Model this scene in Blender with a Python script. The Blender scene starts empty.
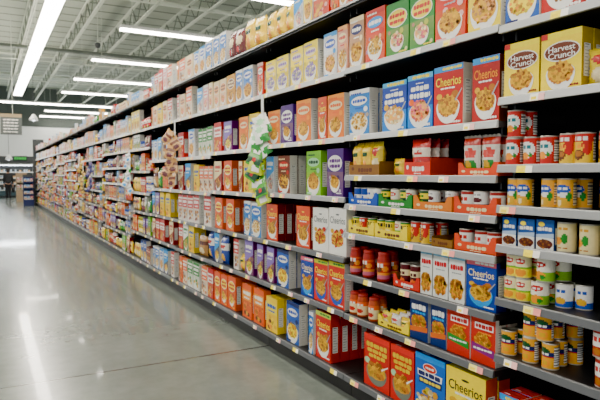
import bpy, math, random
from math import sin, cos, tan, atan, pi, radians
from mathutils import Matrix, Vector

random.seed(11)
S = bpy.context.scene
COLL = S.collection
XS = 1.98            # shelf front plane
CAMH = 1.43
YAW = 28.8
BAY0 = 1.785         # left edge (y) of the nearest bay
BW = 1.22
NB = 23              # bays 0..22
def bay_y(b):        # (near y, far y)
    return BAY0 + BW * (b - 1), BAY0 + BW * b
def Y(u, x=XS + .025):   # where a ray measured in the photo meets the shelf-front plane
    return x / tan(radians(YAW) + atan((u - 300) / 570.0))

# ------------------------------------------------------------------ colours
def L(c):
    if len(c) == 4: return c
    def f(v):
        v /= 255.0
        return v / 12.92 if v <= .04045 else ((v + .055) / 1.055) ** 2.4
    return (f(c[0]), f(c[1]), f(c[2]), 1.0)
P = dict(red=(206, 36, 26), darkred=(140, 24, 26), orange=(240, 112, 24), amber=(246, 160, 40), yellow=(255, 230, 34),
         pale=(246, 226, 120), cream=(242, 226, 186), white=(242, 240, 234), grey=(170, 172, 172), black=(22, 22, 24),
         blue=(36, 92, 190), navy=(26, 40, 104), sky=(104, 170, 226), teal=(30, 128, 140), green=(56, 142, 62),
         lime=(140, 194, 52), dgreen=(26, 86, 44), purple=(104, 46, 130), pink=(232, 140, 150), brown=(112, 60, 34),
         tan=(196, 152, 100), maroon=(96, 26, 34), gold=(214, 160, 60), straw=(226, 184, 100), toast=(186, 120, 52),
         kraft=(150, 112, 66), mint=(178, 220, 180), lilac=(150, 130, 190), peach=(244, 190, 140))
def pc(n): return L(P[n]) if isinstance(n, str) else L(n)
def mul(c, k): return (min(1, c[0] * k), min(1, c[1] * k), min(1, c[2] * k), 1)
def mixc(a, b, t): return tuple(a[i] * (1 - t) + b[i] * t for i in range(3)) + (1,)

# ------------------------------------------------------------------ materials
def newmat(name):
    m = bpy.data.materials.new(name); m.use_nodes = True
    nt = m.node_tree; b = nt.nodes['Principled BSDF']
    return m, nt, b
def solid(name, col, rough=.5, metal=0, noise=.08, scale=30, emis=None, est=0, spec=.5):
    m, nt, b = newmat(name)
    n = nt.nodes.new('ShaderNodeTexNoise'); n.inputs['Scale'].default_value = scale; n.inputs['Detail'].default_value = 3
    tc = nt.nodes.new('ShaderNodeTexCoord'); nt.links.new(tc.outputs['Object'], n.inputs['Vector'])
    r = nt.nodes.new('ShaderNodeValToRGB')
    c = pc(col)
    r.color_ramp.elements[0].color = mul(c, 1 - noise); r.color_ramp.elements[1].color = mul(c, 1 + noise)
    nt.links.new(n.outputs['Fac'], r.inputs['Fac']); nt.links.new(r.outputs['Color'], b.inputs['Base Color'])
    b.inputs['Roughness'].default_value = rough; b.inputs['Metallic'].default_value = metal
    b.inputs['Specular IOR Level'].default_value = spec
    if emis:
        b.inputs['Emission Color'].default_value = pc(emis); b.inputs['Emission Strength'].default_value = est
    return m
def printed(name, rough, spec=.5, coat=0, bump=0):
    m, nt, b = newmat(name)
    a = nt.nodes.new('ShaderNodeAttribute'); a.attribute_name = 'Col'
    n = nt.nodes.new('ShaderNodeTexNoise'); n.inputs['Scale'].default_value = 60
    tc = nt.nodes.new('ShaderNodeTexCoord'); nt.links.new(tc.outputs['Object'], n.inputs['Vector'])
    mr = nt.nodes.new('ShaderNodeMapRange'); mr.inputs['To Min'].default_value = .9; mr.inputs['To Max'].default_value = 1.08
    nt.links.new(n.outputs['Fac'], mr.inputs['Value'])
    mx = nt.nodes.new('ShaderNodeVectorMath'); mx.operation = 'SCALE'
    nt.links.new(a.outputs['Color'], mx.inputs[0]); nt.links.new(mr.outputs['Result'], mx.inputs['Scale'])
    gm = nt.nodes.new('ShaderNodeGamma'); gm.inputs['Gamma'].default_value = 1.12
    hs = nt.nodes.new('ShaderNodeHueSaturation'); hs.inputs['Saturation'].default_value = 1.18
    nt.links.new(mx.outputs['Vector'], gm.inputs['Color']); nt.links.new(gm.outputs['Color'], hs.inputs['Color'])
    nt.links.new(hs.outputs['Color'], b.inputs['Base Color'])
    b.inputs['Roughness'].default_value = rough; b.inputs['Specular IOR Level'].default_value = spec
    b.inputs['Coat Weight'].default_value = coat; b.inputs['Coat Roughness'].default_value = .12
    if bump:
        bp = nt.nodes.new('ShaderNodeBump'); bp.inputs['Strength'].default_value = bump; bp.inputs['Distance'].default_value = .01
        nt.links.new(n.outputs['Fac'], bp.inputs['Height']); nt.links.new(bp.outputs['Normal'], b.inputs['Normal'])
    return m
M = {}
M['carton'] = printed('printed_carton', .42, .4)
M['label'] = printed('printed_can_label', .38, .4)
M['film'] = printed('printed_plastic_film', .25, .6, .3, .3)
M['tag'] = printed('printed_paper_tag', .5, .3)
M['tin'] = solid('tin_lid', (190, 186, 176), .3, .9, .05)
M['cap'] = solid('jar_cap', (178, 40, 34), .4)
M['capw'] = solid('white_cap', (230, 228, 220), .4)
M['shelf'] = solid('black_shelf_steel', (34, 35, 37), .45, 0, .15, 8)
M['panel'] = solid('black_back_panel', (22, 22, 24), .6, 0, .15, 6)
M['rail'] = solid('dark_grey_price_rail', (86, 88, 90), .35, .2, .06, 12)  # rail tones step paler upward, putting the light falloff into the colour
M['rail_half_lit'] = solid('half_lit_grey_price_rail', (138, 140, 140), .35, .1, .06, 12)
M['rail_lit'] = solid('lit_pale_price_rail', (172, 174, 173), .35, 0, .05, 12)
M['kick'] = solid('black_kick_plate', (20, 20, 21), .5)
M['white'] = solid('white_painted_metal', (225, 225, 220), .45)
M['strip'] = solid('clear_white_strip', (215, 218, 214), .35)
M['wall'] = solid('white_wall_paint', (238, 242, 242), .8, 0, .03, 2)
M['dwall'] = solid('dark_wall_paint', (74, 82, 78), .8, 0, .06, 2)
M['joist'] = solid('painted_joist_steel', (214, 220, 204), .6, 0, .06, 5)
M['web'] = solid('grey_joist_web', (112, 120, 104), .6, 0, .06, 5)
M['beam'] = solid('dark_beam_steel', (84, 92, 82), .6, 0, .06, 5)
M['lamp'] = solid('lit_diffuser', (250, 248, 240), .4, 0, .02, 5, (255, 246, 232), 30.0)
M['lamp2'] = solid('case_light', (250, 250, 250), .4, 0, .02, 5, (240, 248, 255), 12.0)
M['dark'] = solid('dark_grey_laminate', (52, 56, 58), .5)
M['teal'] = solid('dark_teal_case', (38, 66, 74), .4)
M['bluecard'] = solid('blue_display_card', (18, 34, 84), .5)
M['kraft'] = solid('brown_cardboard', (150, 128, 100), .7)
M['signgrey'] = solid('grey_sign_board', (84, 90, 88), .5)
M['skin'] = solid('skin', (190, 140, 112), .5)
M['hair'] = solid('dark_hair', (30, 24, 22), .6)
M['jacket'] = solid('black_jacket_cloth', (30, 32, 36), .8, 0, .2)
M['trouser'] = solid('black_trouser_cloth', (24, 25, 30), .8, 0, .2)
M['shoe'] = solid('dark_shoe_leather', (26, 24, 24), .5)
M['bag'] = solid('black_bag_leather', (24, 24, 26), .45)

def floor_mat():
    m, nt, b = newmat('polished_concrete')
    tc = nt.nodes.new('ShaderNodeTexCoord')
    def noise(scale, det, rough=.6):
        n = nt.nodes.new('ShaderNodeTexNoise'); n.inputs['Scale'].default_value = scale; n.inputs['Detail'].default_value = det
        n.inputs['Roughness'].default_value = rough
        nt.links.new(tc.outputs['Object'], n.inputs['Vector']); return n
    n1 = noise(.9, 6); n2 = noise(7, 8, .7)
    r = nt.nodes.new('ShaderNodeValToRGB')
    r.color_ramp.elements[0].position = .3; r.color_ramp.elements[1].position = .72
    r.color_ramp.elements[0].color = L((82, 89, 83)); r.color_ramp.elements[1].color = L((116, 123, 116))
    ad = nt.nodes.new('ShaderNodeMix'); ad.inputs[0].default_value = .45
    nt.links.new(n1.outputs['Fac'], ad.inputs[2]); nt.links.new(n2.outputs['Fac'], ad.inputs[3])
    nt.links.new(ad.outputs[0], r.inputs['Fac'])
    # saw-cut joint across the aisle
    sp = nt.nodes.new('ShaderNodeSeparateXYZ'); nt.links.new(tc.outputs['Object'], sp.inputs[0])
    def math_(op, a, bb):
        k = nt.nodes.new('ShaderNodeMath'); k.operation = op
        for i, v in enumerate((a, bb)):
            if hasattr(v, 'links') or hasattr(v, 'is_linked'): nt.links.new(v, k.inputs[i])
            else: k.inputs[i].default_value = v
        return k.outputs[0]
    yy = math_('SUBTRACT', sp.outputs['Y'], 4.24)
    ab = math_('ABSOLUTE', yy, 0.0)
    ln = math_('LESS_THAN', ab, .011)
    mx = nt.nodes.new('ShaderNodeMix'); mx.data_type = 'RGBA'
    nt.links.new(ln, mx.inputs[0]); nt.links.new(r.outputs['Color'], mx.inputs[6]); mx.inputs[7].default_value = L((48, 46, 42))
    nt.links.new(mx.outputs[2], b.inputs['Base Color'])
    mr = nt.nodes.new('ShaderNodeMapRange'); mr.inputs['To Min'].default_value = .17; mr.inputs['To Max'].default_value = .3
    nt.links.new(n1.outputs['Fac'], mr.inputs['Value']); nt.links.new(mr.outputs['Result'], b.inputs['Roughness'])
    b.inputs['Specular IOR Level'].default_value = .5
    b.inputs['Coat Weight'].default_value = .26; b.inputs['Coat Roughness'].default_value = .05; b.inputs['Coat IOR'].default_value = 1.45
    bp = nt.nodes.new('ShaderNodeBump'); bp.inputs['Strength'].default_value = .04; bp.inputs['Distance'].default_value = .01
    nt.links.new(n1.outputs['Fac'], bp.inputs['Height']); nt.links.new(bp.outputs['Normal'], b.inputs['Normal'])
    return m
def deck_mat():
    m, nt, b = newmat('ribbed_roof_deck')
    tc = nt.nodes.new('ShaderNodeTexCoord'); sp = nt.nodes.new('ShaderNodeSeparateXYZ'); nt.links.new(tc.outputs['Object'], sp.inputs[0])
    md = nt.nodes.new('ShaderNodeMath'); md.operation = 'MODULO'; md.inputs[1].default_value = .92; nt.links.new(sp.outputs['Y'], md.inputs[0])
    lt = nt.nodes.new('ShaderNodeMath'); lt.operation = 'LESS_THAN'; lt.inputs[1].default_value = .12; nt.links.new(md.outputs[0], lt.inputs[0])
    n = nt.nodes.new('ShaderNodeTexNoise'); n.inputs['Scale'].default_value = 1.5
    nt.links.new(tc.outputs['Object'], n.inputs['Vector'])
    r = nt.nodes.new('ShaderNodeValToRGB'); r.color_ramp.elements[0].color = L((158, 166, 148)); r.color_ramp.elements[1].color = L((182, 189, 172))
    nt.links.new(n.outputs['Fac'], r.inputs['Fac'])
    mx = nt.nodes.new('ShaderNodeMix'); mx.data_type = 'RGBA'
    nt.links.new(lt.outputs[0], mx.inputs[0]); nt.links.new(r.outputs['Color'], mx.inputs[6]); mx.inputs[7].default_value = L((100, 108, 94))
    nt.links.new(mx.outputs[2], b.inputs['Base Color']); b.inputs['Roughness'].default_value = .7
    return m
M['floor'] = floor_mat(); M['deck'] = deck_mat()

# ------------------------------------------------------------------ mesh collector
class G:
    def __init__(s): s.v = []; s.f = []; s.c = []
    def poly(s, pts, col):
        n = len(s.v); s.v += [tuple(p) for p in pts]; s.f.append(tuple(range(n, n + len(pts)))); s.c.append(col)
    def box(s, x0, x1, y0, y1, z0, z1, col=(1, 1, 1, 1), cols=None):
        c = dict(front=col, back=col, left=col, right=col, top=col, bottom=col)
        if cols: c.update(cols)
        p = [(x0, y0, z0), (x1, y0, z0), (x1, y1, z0), (x0, y1, z0), (x0, y0, z1), (x1, y0, z1), (x1, y1, z1), (x0, y1, z1)]
        n = len(s.v); s.v += p
        for nm, q in (('front', (0, 1, 5, 4)), ('right', (1, 2, 6, 5)), ('back', (2, 3, 7, 6)), ('left', (3, 0, 4, 7)), ('top', (4, 5, 6, 7)), ('bottom', (3, 2, 1, 0))):
            s.f.append(tuple(n + i for i in q)); s.c.append(c[nm])
    def bar(s, a, b, r, col=(1, 1, 1, 1), n=4):
        a = Vector(a); b = Vector(b); d = (b - a).normalized()
        up = Vector((0, 0, 1)) if abs(d.z) < .9 else Vector((1, 0, 0))
        e1 = d.cross(up).normalized(); e2 = d.cross(e1)
        k = len(s.v)
        for p in (a, b):
            for i in range(n):
                t = 2 * pi * (i + .5) / n
                s.v.append(tuple(p + (e1 * cos(t) + e2 * sin(t)) * r))
        for i in range(n):
            j = (i + 1) % n; s.f.append((k + i, k + j, k + n + j, k + n + i)); s.c.append(col)
        s.f.append(tuple(k + i for i in range(n))[::-1]); s.c.append(col)
        s.f.append(tuple(k + n + i for i in range(n))); s.c.append(col)
    def grid(s, nu, nv, pos, col, wrap=False):
        k = len(s.v)
        cols = nu if wrap else nu + 1
        for j in range(nv + 1):
            for i in range(cols): s.v.append(tuple(pos(i / nu, j / nv)))
        for j in range(nv):
            for i in range(nu):
                a = k + j * cols + i; b = k + j * cols + (i + 1) % cols
                s.f.append((a, b, b + cols, a + cols)); s.c.append(col((i + .5) / nu, (j + .5) / nv) if callable(col) else col)
    def lathe(s, prof, n=24, col=(1, 1, 1, 1), c0=(0, 0)):
        s.grid(n, len(prof) - 1, lambda u, v: (c0[0] + prof[round(v * (len(prof) - 1))][0] * cos(2 * pi * u), c0[1] + prof[round(v * (len(prof) - 1))][0] * sin(2 * pi * u), prof[round(v * (len(prof) - 1))][1]), col, True)
    def add(s, o, mat=None):
        n = len(s.v)
        s.v += [tuple(mat @ Vector(p)) for p in o.v] if mat else o.v
        s.f += [tuple(n + i for i in f) for f in o.f]; s.c += o.c
    def mesh(s, name, mat, smooth=False):
        me = bpy.data.meshes.new(name); me.from_pydata(s.v, [], s.f)
        at = me.color_attributes.new('Col', 'FLOAT_COLOR', 'CORNER')
        buf = []
        for f, c in zip(s.f, s.c): buf += list(c) * len(f)
        at.data.foreach_set('color', buf)
        me.materials.append(mat)
        if smooth: me.polygons.foreach_set('use_smooth', [True] * len(me.polygons))
        me.update(); return me
def link(name, me, parent=None, loc=(0, 0, 0), rotz=0, scale=(1, 1, 1)):
    o = bpy.data.objects.new(name, me); COLL.objects.link(o)
    o.location = loc; o.rotation_euler = (0, 0, rotz); o.scale = scale
    if parent: o.parent = parent
    return o
def tag(o, label, cat, group=None, kind=None):
    if label: o['label'] = label
    if cat: o['category'] = cat
    if group: o['group'] = group
    if kind: o['kind'] = kind
    return o
def struct(name, g, mat, smooth=False, label=None):
    o = link(name, g.mesh(name, mat, smooth)); o['kind'] = 'structure'
    if label: o['label'] = label
    return o

# ------------------------------------------------------------------ lettering
_tx = {}
def text_tris(txt, bold=.012):
    if txt in _tx: return _tx[txt]
    cu = bpy.data.curves.new('lettering', 'FONT'); cu.body = txt; cu.offset = bold; cu.resolution_u = 3
    o = bpy.data.objects.new('lettering', cu); COLL.objects.link(o)
    dg = bpy.context.evaluated_depsgraph_get(); dg.update()
    me = bpy.data.meshes.new_from_object(o.evaluated_get(dg))
    vs = [v.co.copy() for v in me.vertices]; fs = [tuple(p.vertices) for p in me.polygons]
    x0 = min(v.x for v in vs); x1 = max(v.x for v in vs); y0 = min(v.y for v in vs); y1 = max(v.y for v in vs)
    vs = [((v.x - x0) / (x1 - x0), (v.y - y0) / (y1 - y0)) for v in vs]
    bpy.data.objects.remove(o); bpy.data.meshes.remove(me); bpy.data.curves.remove(cu)
    _tx[txt] = (vs, fs, (x1 - x0) / (y1 - y0)); return _tx[txt]

# ------------------------------------------------------------------ printed cartons
CW, CH, CD = .19, .28, .065
class Face:
    """draws flat print on the front of a carton, unit coordinates 0..1, layer by layer"""
    def __init__(s, g, w, h, y=0): s.g = g; s.w = w; s.h = h; s.k = 0; s.y = y
    def pt(s, x, z):
        x = min(.996, max(.004, x)); z = min(.997, max(.003, z))
        return ((x - .5) * s.w, s.y - .0003 - .00018 * s.k, z * s.h)
    def q(s, pts, c): s.k += 1; s.g.poly([s.pt(*p) for p in pts], pc(c))
    def r(s, x0, z0, x1, z1, c): s.q([(x0, z0), (x1, z0), (x1, z1), (x0, z1)], c)
    def e(s, cx, cz, rx, rz, c, n=18, a0=0, a1=2 * pi):
        full = abs(a1 - a0 - 2 * pi) < 1e-4
        m = n if full else n + 1
        s.q([(cx + rx * cos(a0 + (a1 - a0) * i / n), cz + rz * sin(a0 + (a1 - a0) * i / n)) for i in range(m)], c)
    def t(s, txt, cx, cz, w, c, hh=None, slope=0):
        vs, fs, asp = text_tris(txt); s.k += 1
        h = hh if hh else w * s.w / asp / s.h
        n = len(s.g.v)
        s.g.v += [s.pt(cx + (x - .5) * w, cz + (z - .5) * h + slope * (x - .5) * w) for x, z in vs]
        for f in fs: s.g.f.append(tuple(n + i for i in f)); s.g.c.append(pc(c))
    def scrib(s, x0, z0, x1, z1, c, n=6, seed=1):
        """illegible small print: soft dashes of uneven length, no letter shapes"""
        rr = random.Random(seed); s.k += 1
        x = x0; w = (x1 - x0); hh = z1 - z0
        while x < x1 - .03 * w:
            ln = min(x1 - x, w * rr.uniform(.12, .3)); up = hh * rr.uniform(.0, .16); dn = hh * rr.uniform(0, .14)
            k = s.k; b = min(ln * .2, .02)
            s.q([(x, z0 + dn + hh * .2), (x + b, z0 + dn), (x + ln - b, z0 + dn), (x + ln, z0 + dn + hh * .2), (x + ln, z1 - up - hh * .2), (x + ln - b, z1 - up), (x + b, z1 - up), (x, z1 - up - hh * .2)], c); s.k = k
            x += ln + w * .022
    def bowl(s, cx, cz, r, bowlc='white', food=('straw', 'toast', 'gold'), seed=1, big=False):
        rr = random.Random(seed); a = s.w / s.h
        s.e(cx, cz, r, r * a * 1.05, bowlc, 20, pi, 2 * pi)
        s.e(cx, cz, r, r * a * .55, bowlc)
        s.e(cx, cz + .004, r * .9, r * a * .6, food[0])
        k = s.k
        for i in range(64 if not big else 44):
            t = rr.random() * 2 * pi; q = math.sqrt(rr.random()) * .84
            s.k = k + i % 4
            sz = r * (.19 if big else .125) * rr.uniform(.8, 1.15)
            c = mul(pc(food[1 + i % 2] if i % 5 else food[0]), rr.uniform(.55, 1.2))
            s.e(cx + r * q * cos(t), cz + .012 + r * a * .78 * q * sin(t), sz, sz * a * .8, c, 6)
        s.k = k + 5
def food(a, cx, cz, rx, rz, cols, n, sz, seed):
    rr = random.Random(seed); k = a.k
    for i in range(n):
        t = rr.random() * 2 * pi; q = math.sqrt(rr.random()); a.k = k + i % 4
        z = sz * rr.uniform(.7, 1.2)
        a.e(cx + rx * q * cos(t), cz + rz * q * sin(t), z, z * .6, mul(pc(cols[i % len(cols)]), rr.uniform(.6, 1.2)), 6)
    a.k = k + 5
def carton(front, strip=None, side=None, art=None, w=CW, h=CH, d=CD, topc=None):
    g = G(); f = pc(front); st = pc(strip) if strip else f; sd = pc(side) if side else f
    tp = pc(topc) if topc else mixc(st, f, .3)
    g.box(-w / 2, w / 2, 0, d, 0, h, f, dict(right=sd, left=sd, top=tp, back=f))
    # carton flap seam on the top, nutrition table on both sides
    g.poly([(-w / 2 + .004, d * .42, h + .0004), (w / 2 - .004, d * .42, h + .0004), (w / 2 - .004, d * .5, h + .0004), (-w / 2 + .004, d * .5, h + .0004)], mul(tp, .7))
    g.poly([(-w * .36, d * .12, h + .0004), (-w * .1, d * .12, h + .0004), (-w * .1, d * .3, h + .0004), (-w * .36, d * .3, h + .0004)], mixc(tp, (1, 1, 1, 1), .6))
    wh = L((236, 234, 226)); bk = L((120, 118, 116))
    for sx in (1, -1):
        x = sx * (w / 2 + .0004); x2 = sx * (w / 2 + .0008)
        def rect(xx, ya, yb, za, zb, c):
            p = [(xx, ya * d, za * h), (xx, yb * d, za * h), (xx, yb * d, zb * h), (xx, ya * d, zb * h)]
            g.poly(p if sx > 0 else p[::-1], c)
        rect(x, .2, .8, .2, .74, wh)
        for i in range(9): rect(x2, .27, .74 - (i % 3) * .1, .23 + i * .055, .238 + i * .055, bk)
        rect(x2, .27, .65, .71, .725, bk)
    fa = Face(g, w, h)
    if strip: fa.r(0, .9, 1, 1, strip)
    if art: art(fa)
    return g
DES = {}     # name -> (kind, look, builder)
MESH = {}    # name -> (G, mesh)
def reg(name, kind, look, fn): DES[name] = (kind, look, fn)
def cheer(front, txtc, food, seed, strip=None, strip_t='pale', bowlc='white'):
    def art(a):
        if strip:
            a.scrib(.3, .925, .95, .975, strip_t, 6, seed)
        a.e(.5, .86, .1, .018, txtc if not strip else front)
        a.t('Cheerios', .5, .74, .86, txtc, .15)
        a.scrib(.24, .61, .76, .645, 'white', 6, seed + 2)
        a.e(.2, .5, .1, .05, food[0]); a.e(.74, .52, .12, .055, food[1])
        a.bowl(.5, .33, .4, bowlc, food, seed)
        a.q([(.74, .42), (.97, .6), (.99, .585), (.78, .4)], 'grey')
        a.scrib(.62, .05, .94, .09, 'white', 4, seed + 4)
    return art
O3 = ('straw', 'toast', 'gold')
reg('c_red', 'box', 'red cereal box with yellow lettering', lambda: carton('red', 'sky', (222, 214, 200), cheer('red', 'yellow', O3, 3, True), topc='red'))
reg('c_red2', 'box', 'red cereal box with gold lettering', lambda: carton((186, 34, 24), 'sky', 'brown', cheer('red', 'amber', O3, 4, True), topc='red'))
reg('c_redlow', 'box', 'red cereal box with pale green top stripe', lambda: carton('red', (200, 214, 120), 'red', cheer('red', 'yellow', O3, 5, True, 'green'), topc='red'))
reg('c_blue', 'box', 'blue cereal box with white lettering and pale bowl', lambda: carton((22, 70, 168), 'pink', (30, 60, 140), cheer('blue', 'cream', O3, 6, True, 'white', 'sky'), topc=(60, 70, 150)))
reg('c_yellow', 'box', 'yellow cereal box with black lettering', lambda: carton((255, 228, 16), None, (210, 70, 30), cheer((255, 228, 16), 'black', O3, 7), topc=(248, 224, 80)))
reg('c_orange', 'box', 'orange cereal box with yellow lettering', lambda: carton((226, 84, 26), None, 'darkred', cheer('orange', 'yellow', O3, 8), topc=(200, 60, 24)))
reg('c_white', 'box', 'white cereal box with grey lettering', lambda: carton((240, 238, 232), None, (232, 230, 224), cheer('white', (120, 124, 124), ('straw', 'red', 'toast'), 9), topc='white'))
reg('c_bluered', 'box', 'red cereal box with yellow lettering and blue bowl', lambda: carton((214, 50, 30), (206, 210, 80), (200, 200, 196), cheer('red', 'yellow', O3, 10, True, 'green', 'blue')))
def nut(seed, food):
    def art(a):
        a.r(0, 0, 1, .42, (58, 140, 216)); a.scrib(.2, .915, .9, .98, 'yellow', 7, seed)
        a.scrib(.34, .82, .66, .845, 'white', 3, seed); a.scrib(.14, .69, .88, .79, 'white', 5, seed + 1); a.scrib(.1, .56, .9, .66, 'white', 7, seed + 2)
        a.bowl(.5, .32, .42, 'white', food, seed); a.e(.18, .5, .1, .06, food[1])
        a.q([(.76, .4), (.96, .58), (.99, .56), (.8, .38)], 'grey'); a.scrib(.62, .05, .92, .1, 'white', 4, seed + 4)
    return art
reg('b_blue', 'box', 'blue cereal box with white lettering and bowl', lambda: carton((52, 84, 176), (120, 190, 226), (40, 60, 120), nut(1, ('peach', 'straw', 'cream'))))
reg('b_blue2', 'box', 'blue cereal box with orange clusters in bowl', lambda: carton((52, 84, 176), (120, 190, 226), (40, 60, 120), nut(5, ('peach', 'orange', 'pink'))))
def generic(front, strip_c, logo_c, text_c, food, seed, bowlc='white', style='bowl'):
    def art(a):
        rr = random.Random(seed * 7 + 1); fc = pc(front)
        for i in range(5):
            t = i / 5; a.r(0, .52 * (1 - t) - .104, 1, .52 * (1 - t), mixc(fc, mul(mixc(fc, pc(food[0]), .5), .8), .12 + .14 * (4 - i) / 4 * 2)) if i < 5 and .52 * (1 - t) - .104 >= -.001 else None
        for i in range(12):
            cx = rr.uniform(.08, .92); cz = rr.uniform(.06, .5); q = rr.uniform(.03, .1)
            a.e(cx, cz, q, q * .62, (mixc(pc(food[i % 3]), fc, .35), mixc(pc(logo_c), fc, .5), mul(fc, .62))[rr.randrange(3)], 7); a.k -= 1
        a.k += 1
        if style == 'bowl':
            a.e(.5, .75, .4, .1, logo_c); a.scrib(.18, .71, .82, .79, text_c, 6, seed); a.scrib(.3, .575, .7, .61, text_c, 6, seed + 1)
            a.bowl(.5, .3, .38 + (seed % 4) * .025, bowlc, food, seed); a.r(.05, .03, .4, .07, strip_c); a.e(.84, .56, .1, .06, strip_c, 10); a.scrib(.1, .89, .62, .93, text_c if strip_c != text_c else logo_c, 5, seed)
        elif style == 'oval':
            a.e(.5, .7, .44, .17, 'white'); a.e(.5, .7, .41, .15, logo_c); a.scrib(.17, .71, .83, .79, text_c, 6, seed); a.scrib(.17, .6, .83, .68, text_c, 7, seed + 1)
            a.bowl(.5, .3, .3, bowlc, food, seed, True); a.scrib(.6, .06, .92, .09, logo_c, 4, seed)
        elif style == 'band':
            a.r(0, .52, 1, .84, logo_c); a.scrib(.1, .68, .9, .8, text_c, 6, seed); a.scrib(.2, .57, .8, .63, text_c, 6, seed + 1)
            for i in range(7):
                rr = random.Random(seed * 31 + i); a.e(.15 + rr.random() * .7, .1 + rr.random() * .32, .12, .06, food[i % 3], 10)
        else:
            a.q([(0, .35), (1, .6), (1, 1), (0, 1)], logo_c); a.scrib(.12, .74, .88, .86, text_c, 6, seed); a.scrib(.12, .64, .7, .69, text_c, 6, seed)
            a.bowl(.55, .24, .34, bowlc, food, seed, True)
    return art
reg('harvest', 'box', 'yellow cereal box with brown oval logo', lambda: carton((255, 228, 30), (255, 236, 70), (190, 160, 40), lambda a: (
    a.e(.52, .66, .45, .17, 'white'), a.e(.52, .66, .42, .15, (124, 62, 34)), a.t('Harvest', .52, .71, .66, 'white', .1), a.t('Crunch', .52, .6, .66, 'white', .1),
    a.r(0, .9, .17, 1, 'red'), a.bowl(.5, .3, .36, 'white', ('straw', 'toast', 'gold'), 3, False), a.scrib(.74, .06, .95, .1, 'darkred', 3, 2)), h=.24))
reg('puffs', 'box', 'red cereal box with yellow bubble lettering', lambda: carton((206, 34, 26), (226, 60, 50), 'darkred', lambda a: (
    a.scrib(.1, .76, .9, .86, (226, 196, 40), 6, 4), a.scrib(.14, .66, .94, .75, (226, 196, 40), 6, 5), a.scrib(.2, .57, .86, .65, (226, 196, 40), 7, 6),
    a.e(.14, .49, .11, .06, 'mint'), a.bowl(.5, .33, .4, (120, 124, 112), ('gold', 'straw', 'toast'), 8, True), a.q([(.7, .42), (.95, .52), (.96, .5), (.72, .39)], 'white')), h=.3, topc=(222, 90, 80)))
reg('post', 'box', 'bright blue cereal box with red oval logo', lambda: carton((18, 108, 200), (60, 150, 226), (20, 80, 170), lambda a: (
    a.e(.5, .8, .23, .075, 'white'), a.e(.5, .8, .21, .065, (214, 60, 40)), a.scrib(.36, .78, .64, .82, 'white', 4, 1),
    a.q([(.1, .64), (.9, .64), (.92, .74), (.08, .74)], 'white'), a.scrib(.12, .65, .88, .73, 'navy', 8, 2), a.r(.14, .53, .9, .63, 'navy'), a.scrib(.17, .55, .86, .61, 'pale', 7, 3),
    food(a, .5, .24, .42, .2, ('straw', 'pale', 'gold', 'cream'), 60, .085, 9)), h=.31, topc=(20, 92, 190)))
reg('mix_green', 'box', 'red dinner box with green ribbon', lambda: carton((206, 44, 28), None, (226, 222, 214), lambda a: (
    a.r(.16, .72, .92, .86, 'white'), a.scrib(.2, .74, .88, .84, (190, 30, 30), 6, 1), a.scrib(.3, .63, .86, .67, 'amber', 6, 2), a.e(.48, .47, .34, .16, 'toast'), food(a, .48, .48, .33, .15, ('amber', 'gold', 'straw', 'toast'), 50, .06, 5),
    a.q([(.04, .28), (.96, .2), (.96, .36), (.04, .44)], (60, 150, 70)), a.scrib(.12, .3, .88, .35, 'white', 8, 3)), h=.23))
reg('mix_purple', 'box', 'red dinner box with purple ribbon', lambda: carton((206, 44, 28), None, (226, 222, 214), lambda a: (
    a.r(.16, .72, .92, .86, 'white'), a.scrib(.2, .74, .88, .84, (190, 30, 30), 6, 1), a.scrib(.3, .63, .86, .67, 'amber', 6, 2), a.e(.48, .47, .34, .16, 'toast'), food(a, .48, .48, .33, .15, ('amber', 'gold', 'straw', 'toast'), 50, .06, 5),
    a.q([(.04, .26), (.96, .18), (.96, .34), (.04, .42)], (140, 50, 130)), a.scrib(.12, .28, .88, .33, 'white', 8, 3)), h=.23))
reg('pasta_blue', 'box', 'dark blue dinner box with orange dish', lambda: carton((34, 56, 116), None, (180, 182, 186), lambda a: (
    a.scrib(.1, .74, .9, .9, 'white', 5, 2), a.scrib(.14, .65, .86, .72, 'sky', 6, 3), a.e(.5, .42, .42, .2, 'toast'), food(a, .5, .43, .4, .19, ('amber', 'orange', 'straw', 'gold'), 60, .07, 6), a.q([(.02, .18), (.98, .24), (.98, .36), (.02, .3)], (224, 120, 60))), w=.15, h=.23))
reg('w_flakes', 'box', 'slim white cereal box with red script', lambda: carton((236, 236, 230), (150, 196, 220), (214, 214, 210), lambda a: (
    a.scrib(.1, .68, .9, .8, (206, 50, 60), 5, 3), a.scrib(.2, .6, .8, .63, 'grey', 6, 4), a.e(.5, .3, .42, .2, 'straw'), food(a, .5, .28, .42, .21, ('gold', 'amber', 'straw', 'toast'), 80, .075, 7)), w=.13, h=.235))
reg('bush', 'box', 'blue and white carton with brown beans picture', lambda: carton((40, 92, 164), None, (36, 70, 130), lambda a: (
    a.e(.3, .84, .18, .08, 'yellow'), a.scrib(.08, .62, .92, .76, 'white', 5, 2), a.q([(0, .3), (1, .42), (1, .56), (0, .5)], (190, 206, 226)), a.r(0, 0, 1, .4, 'white'), a.e(.5, .2, .46, .15, 'brown'),
    food(a, .5, .2, .4, .14, ('brown', 'toast', 'maroon'), 36, .07, 3)), w=.1, h=.125, d=.05))
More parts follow.
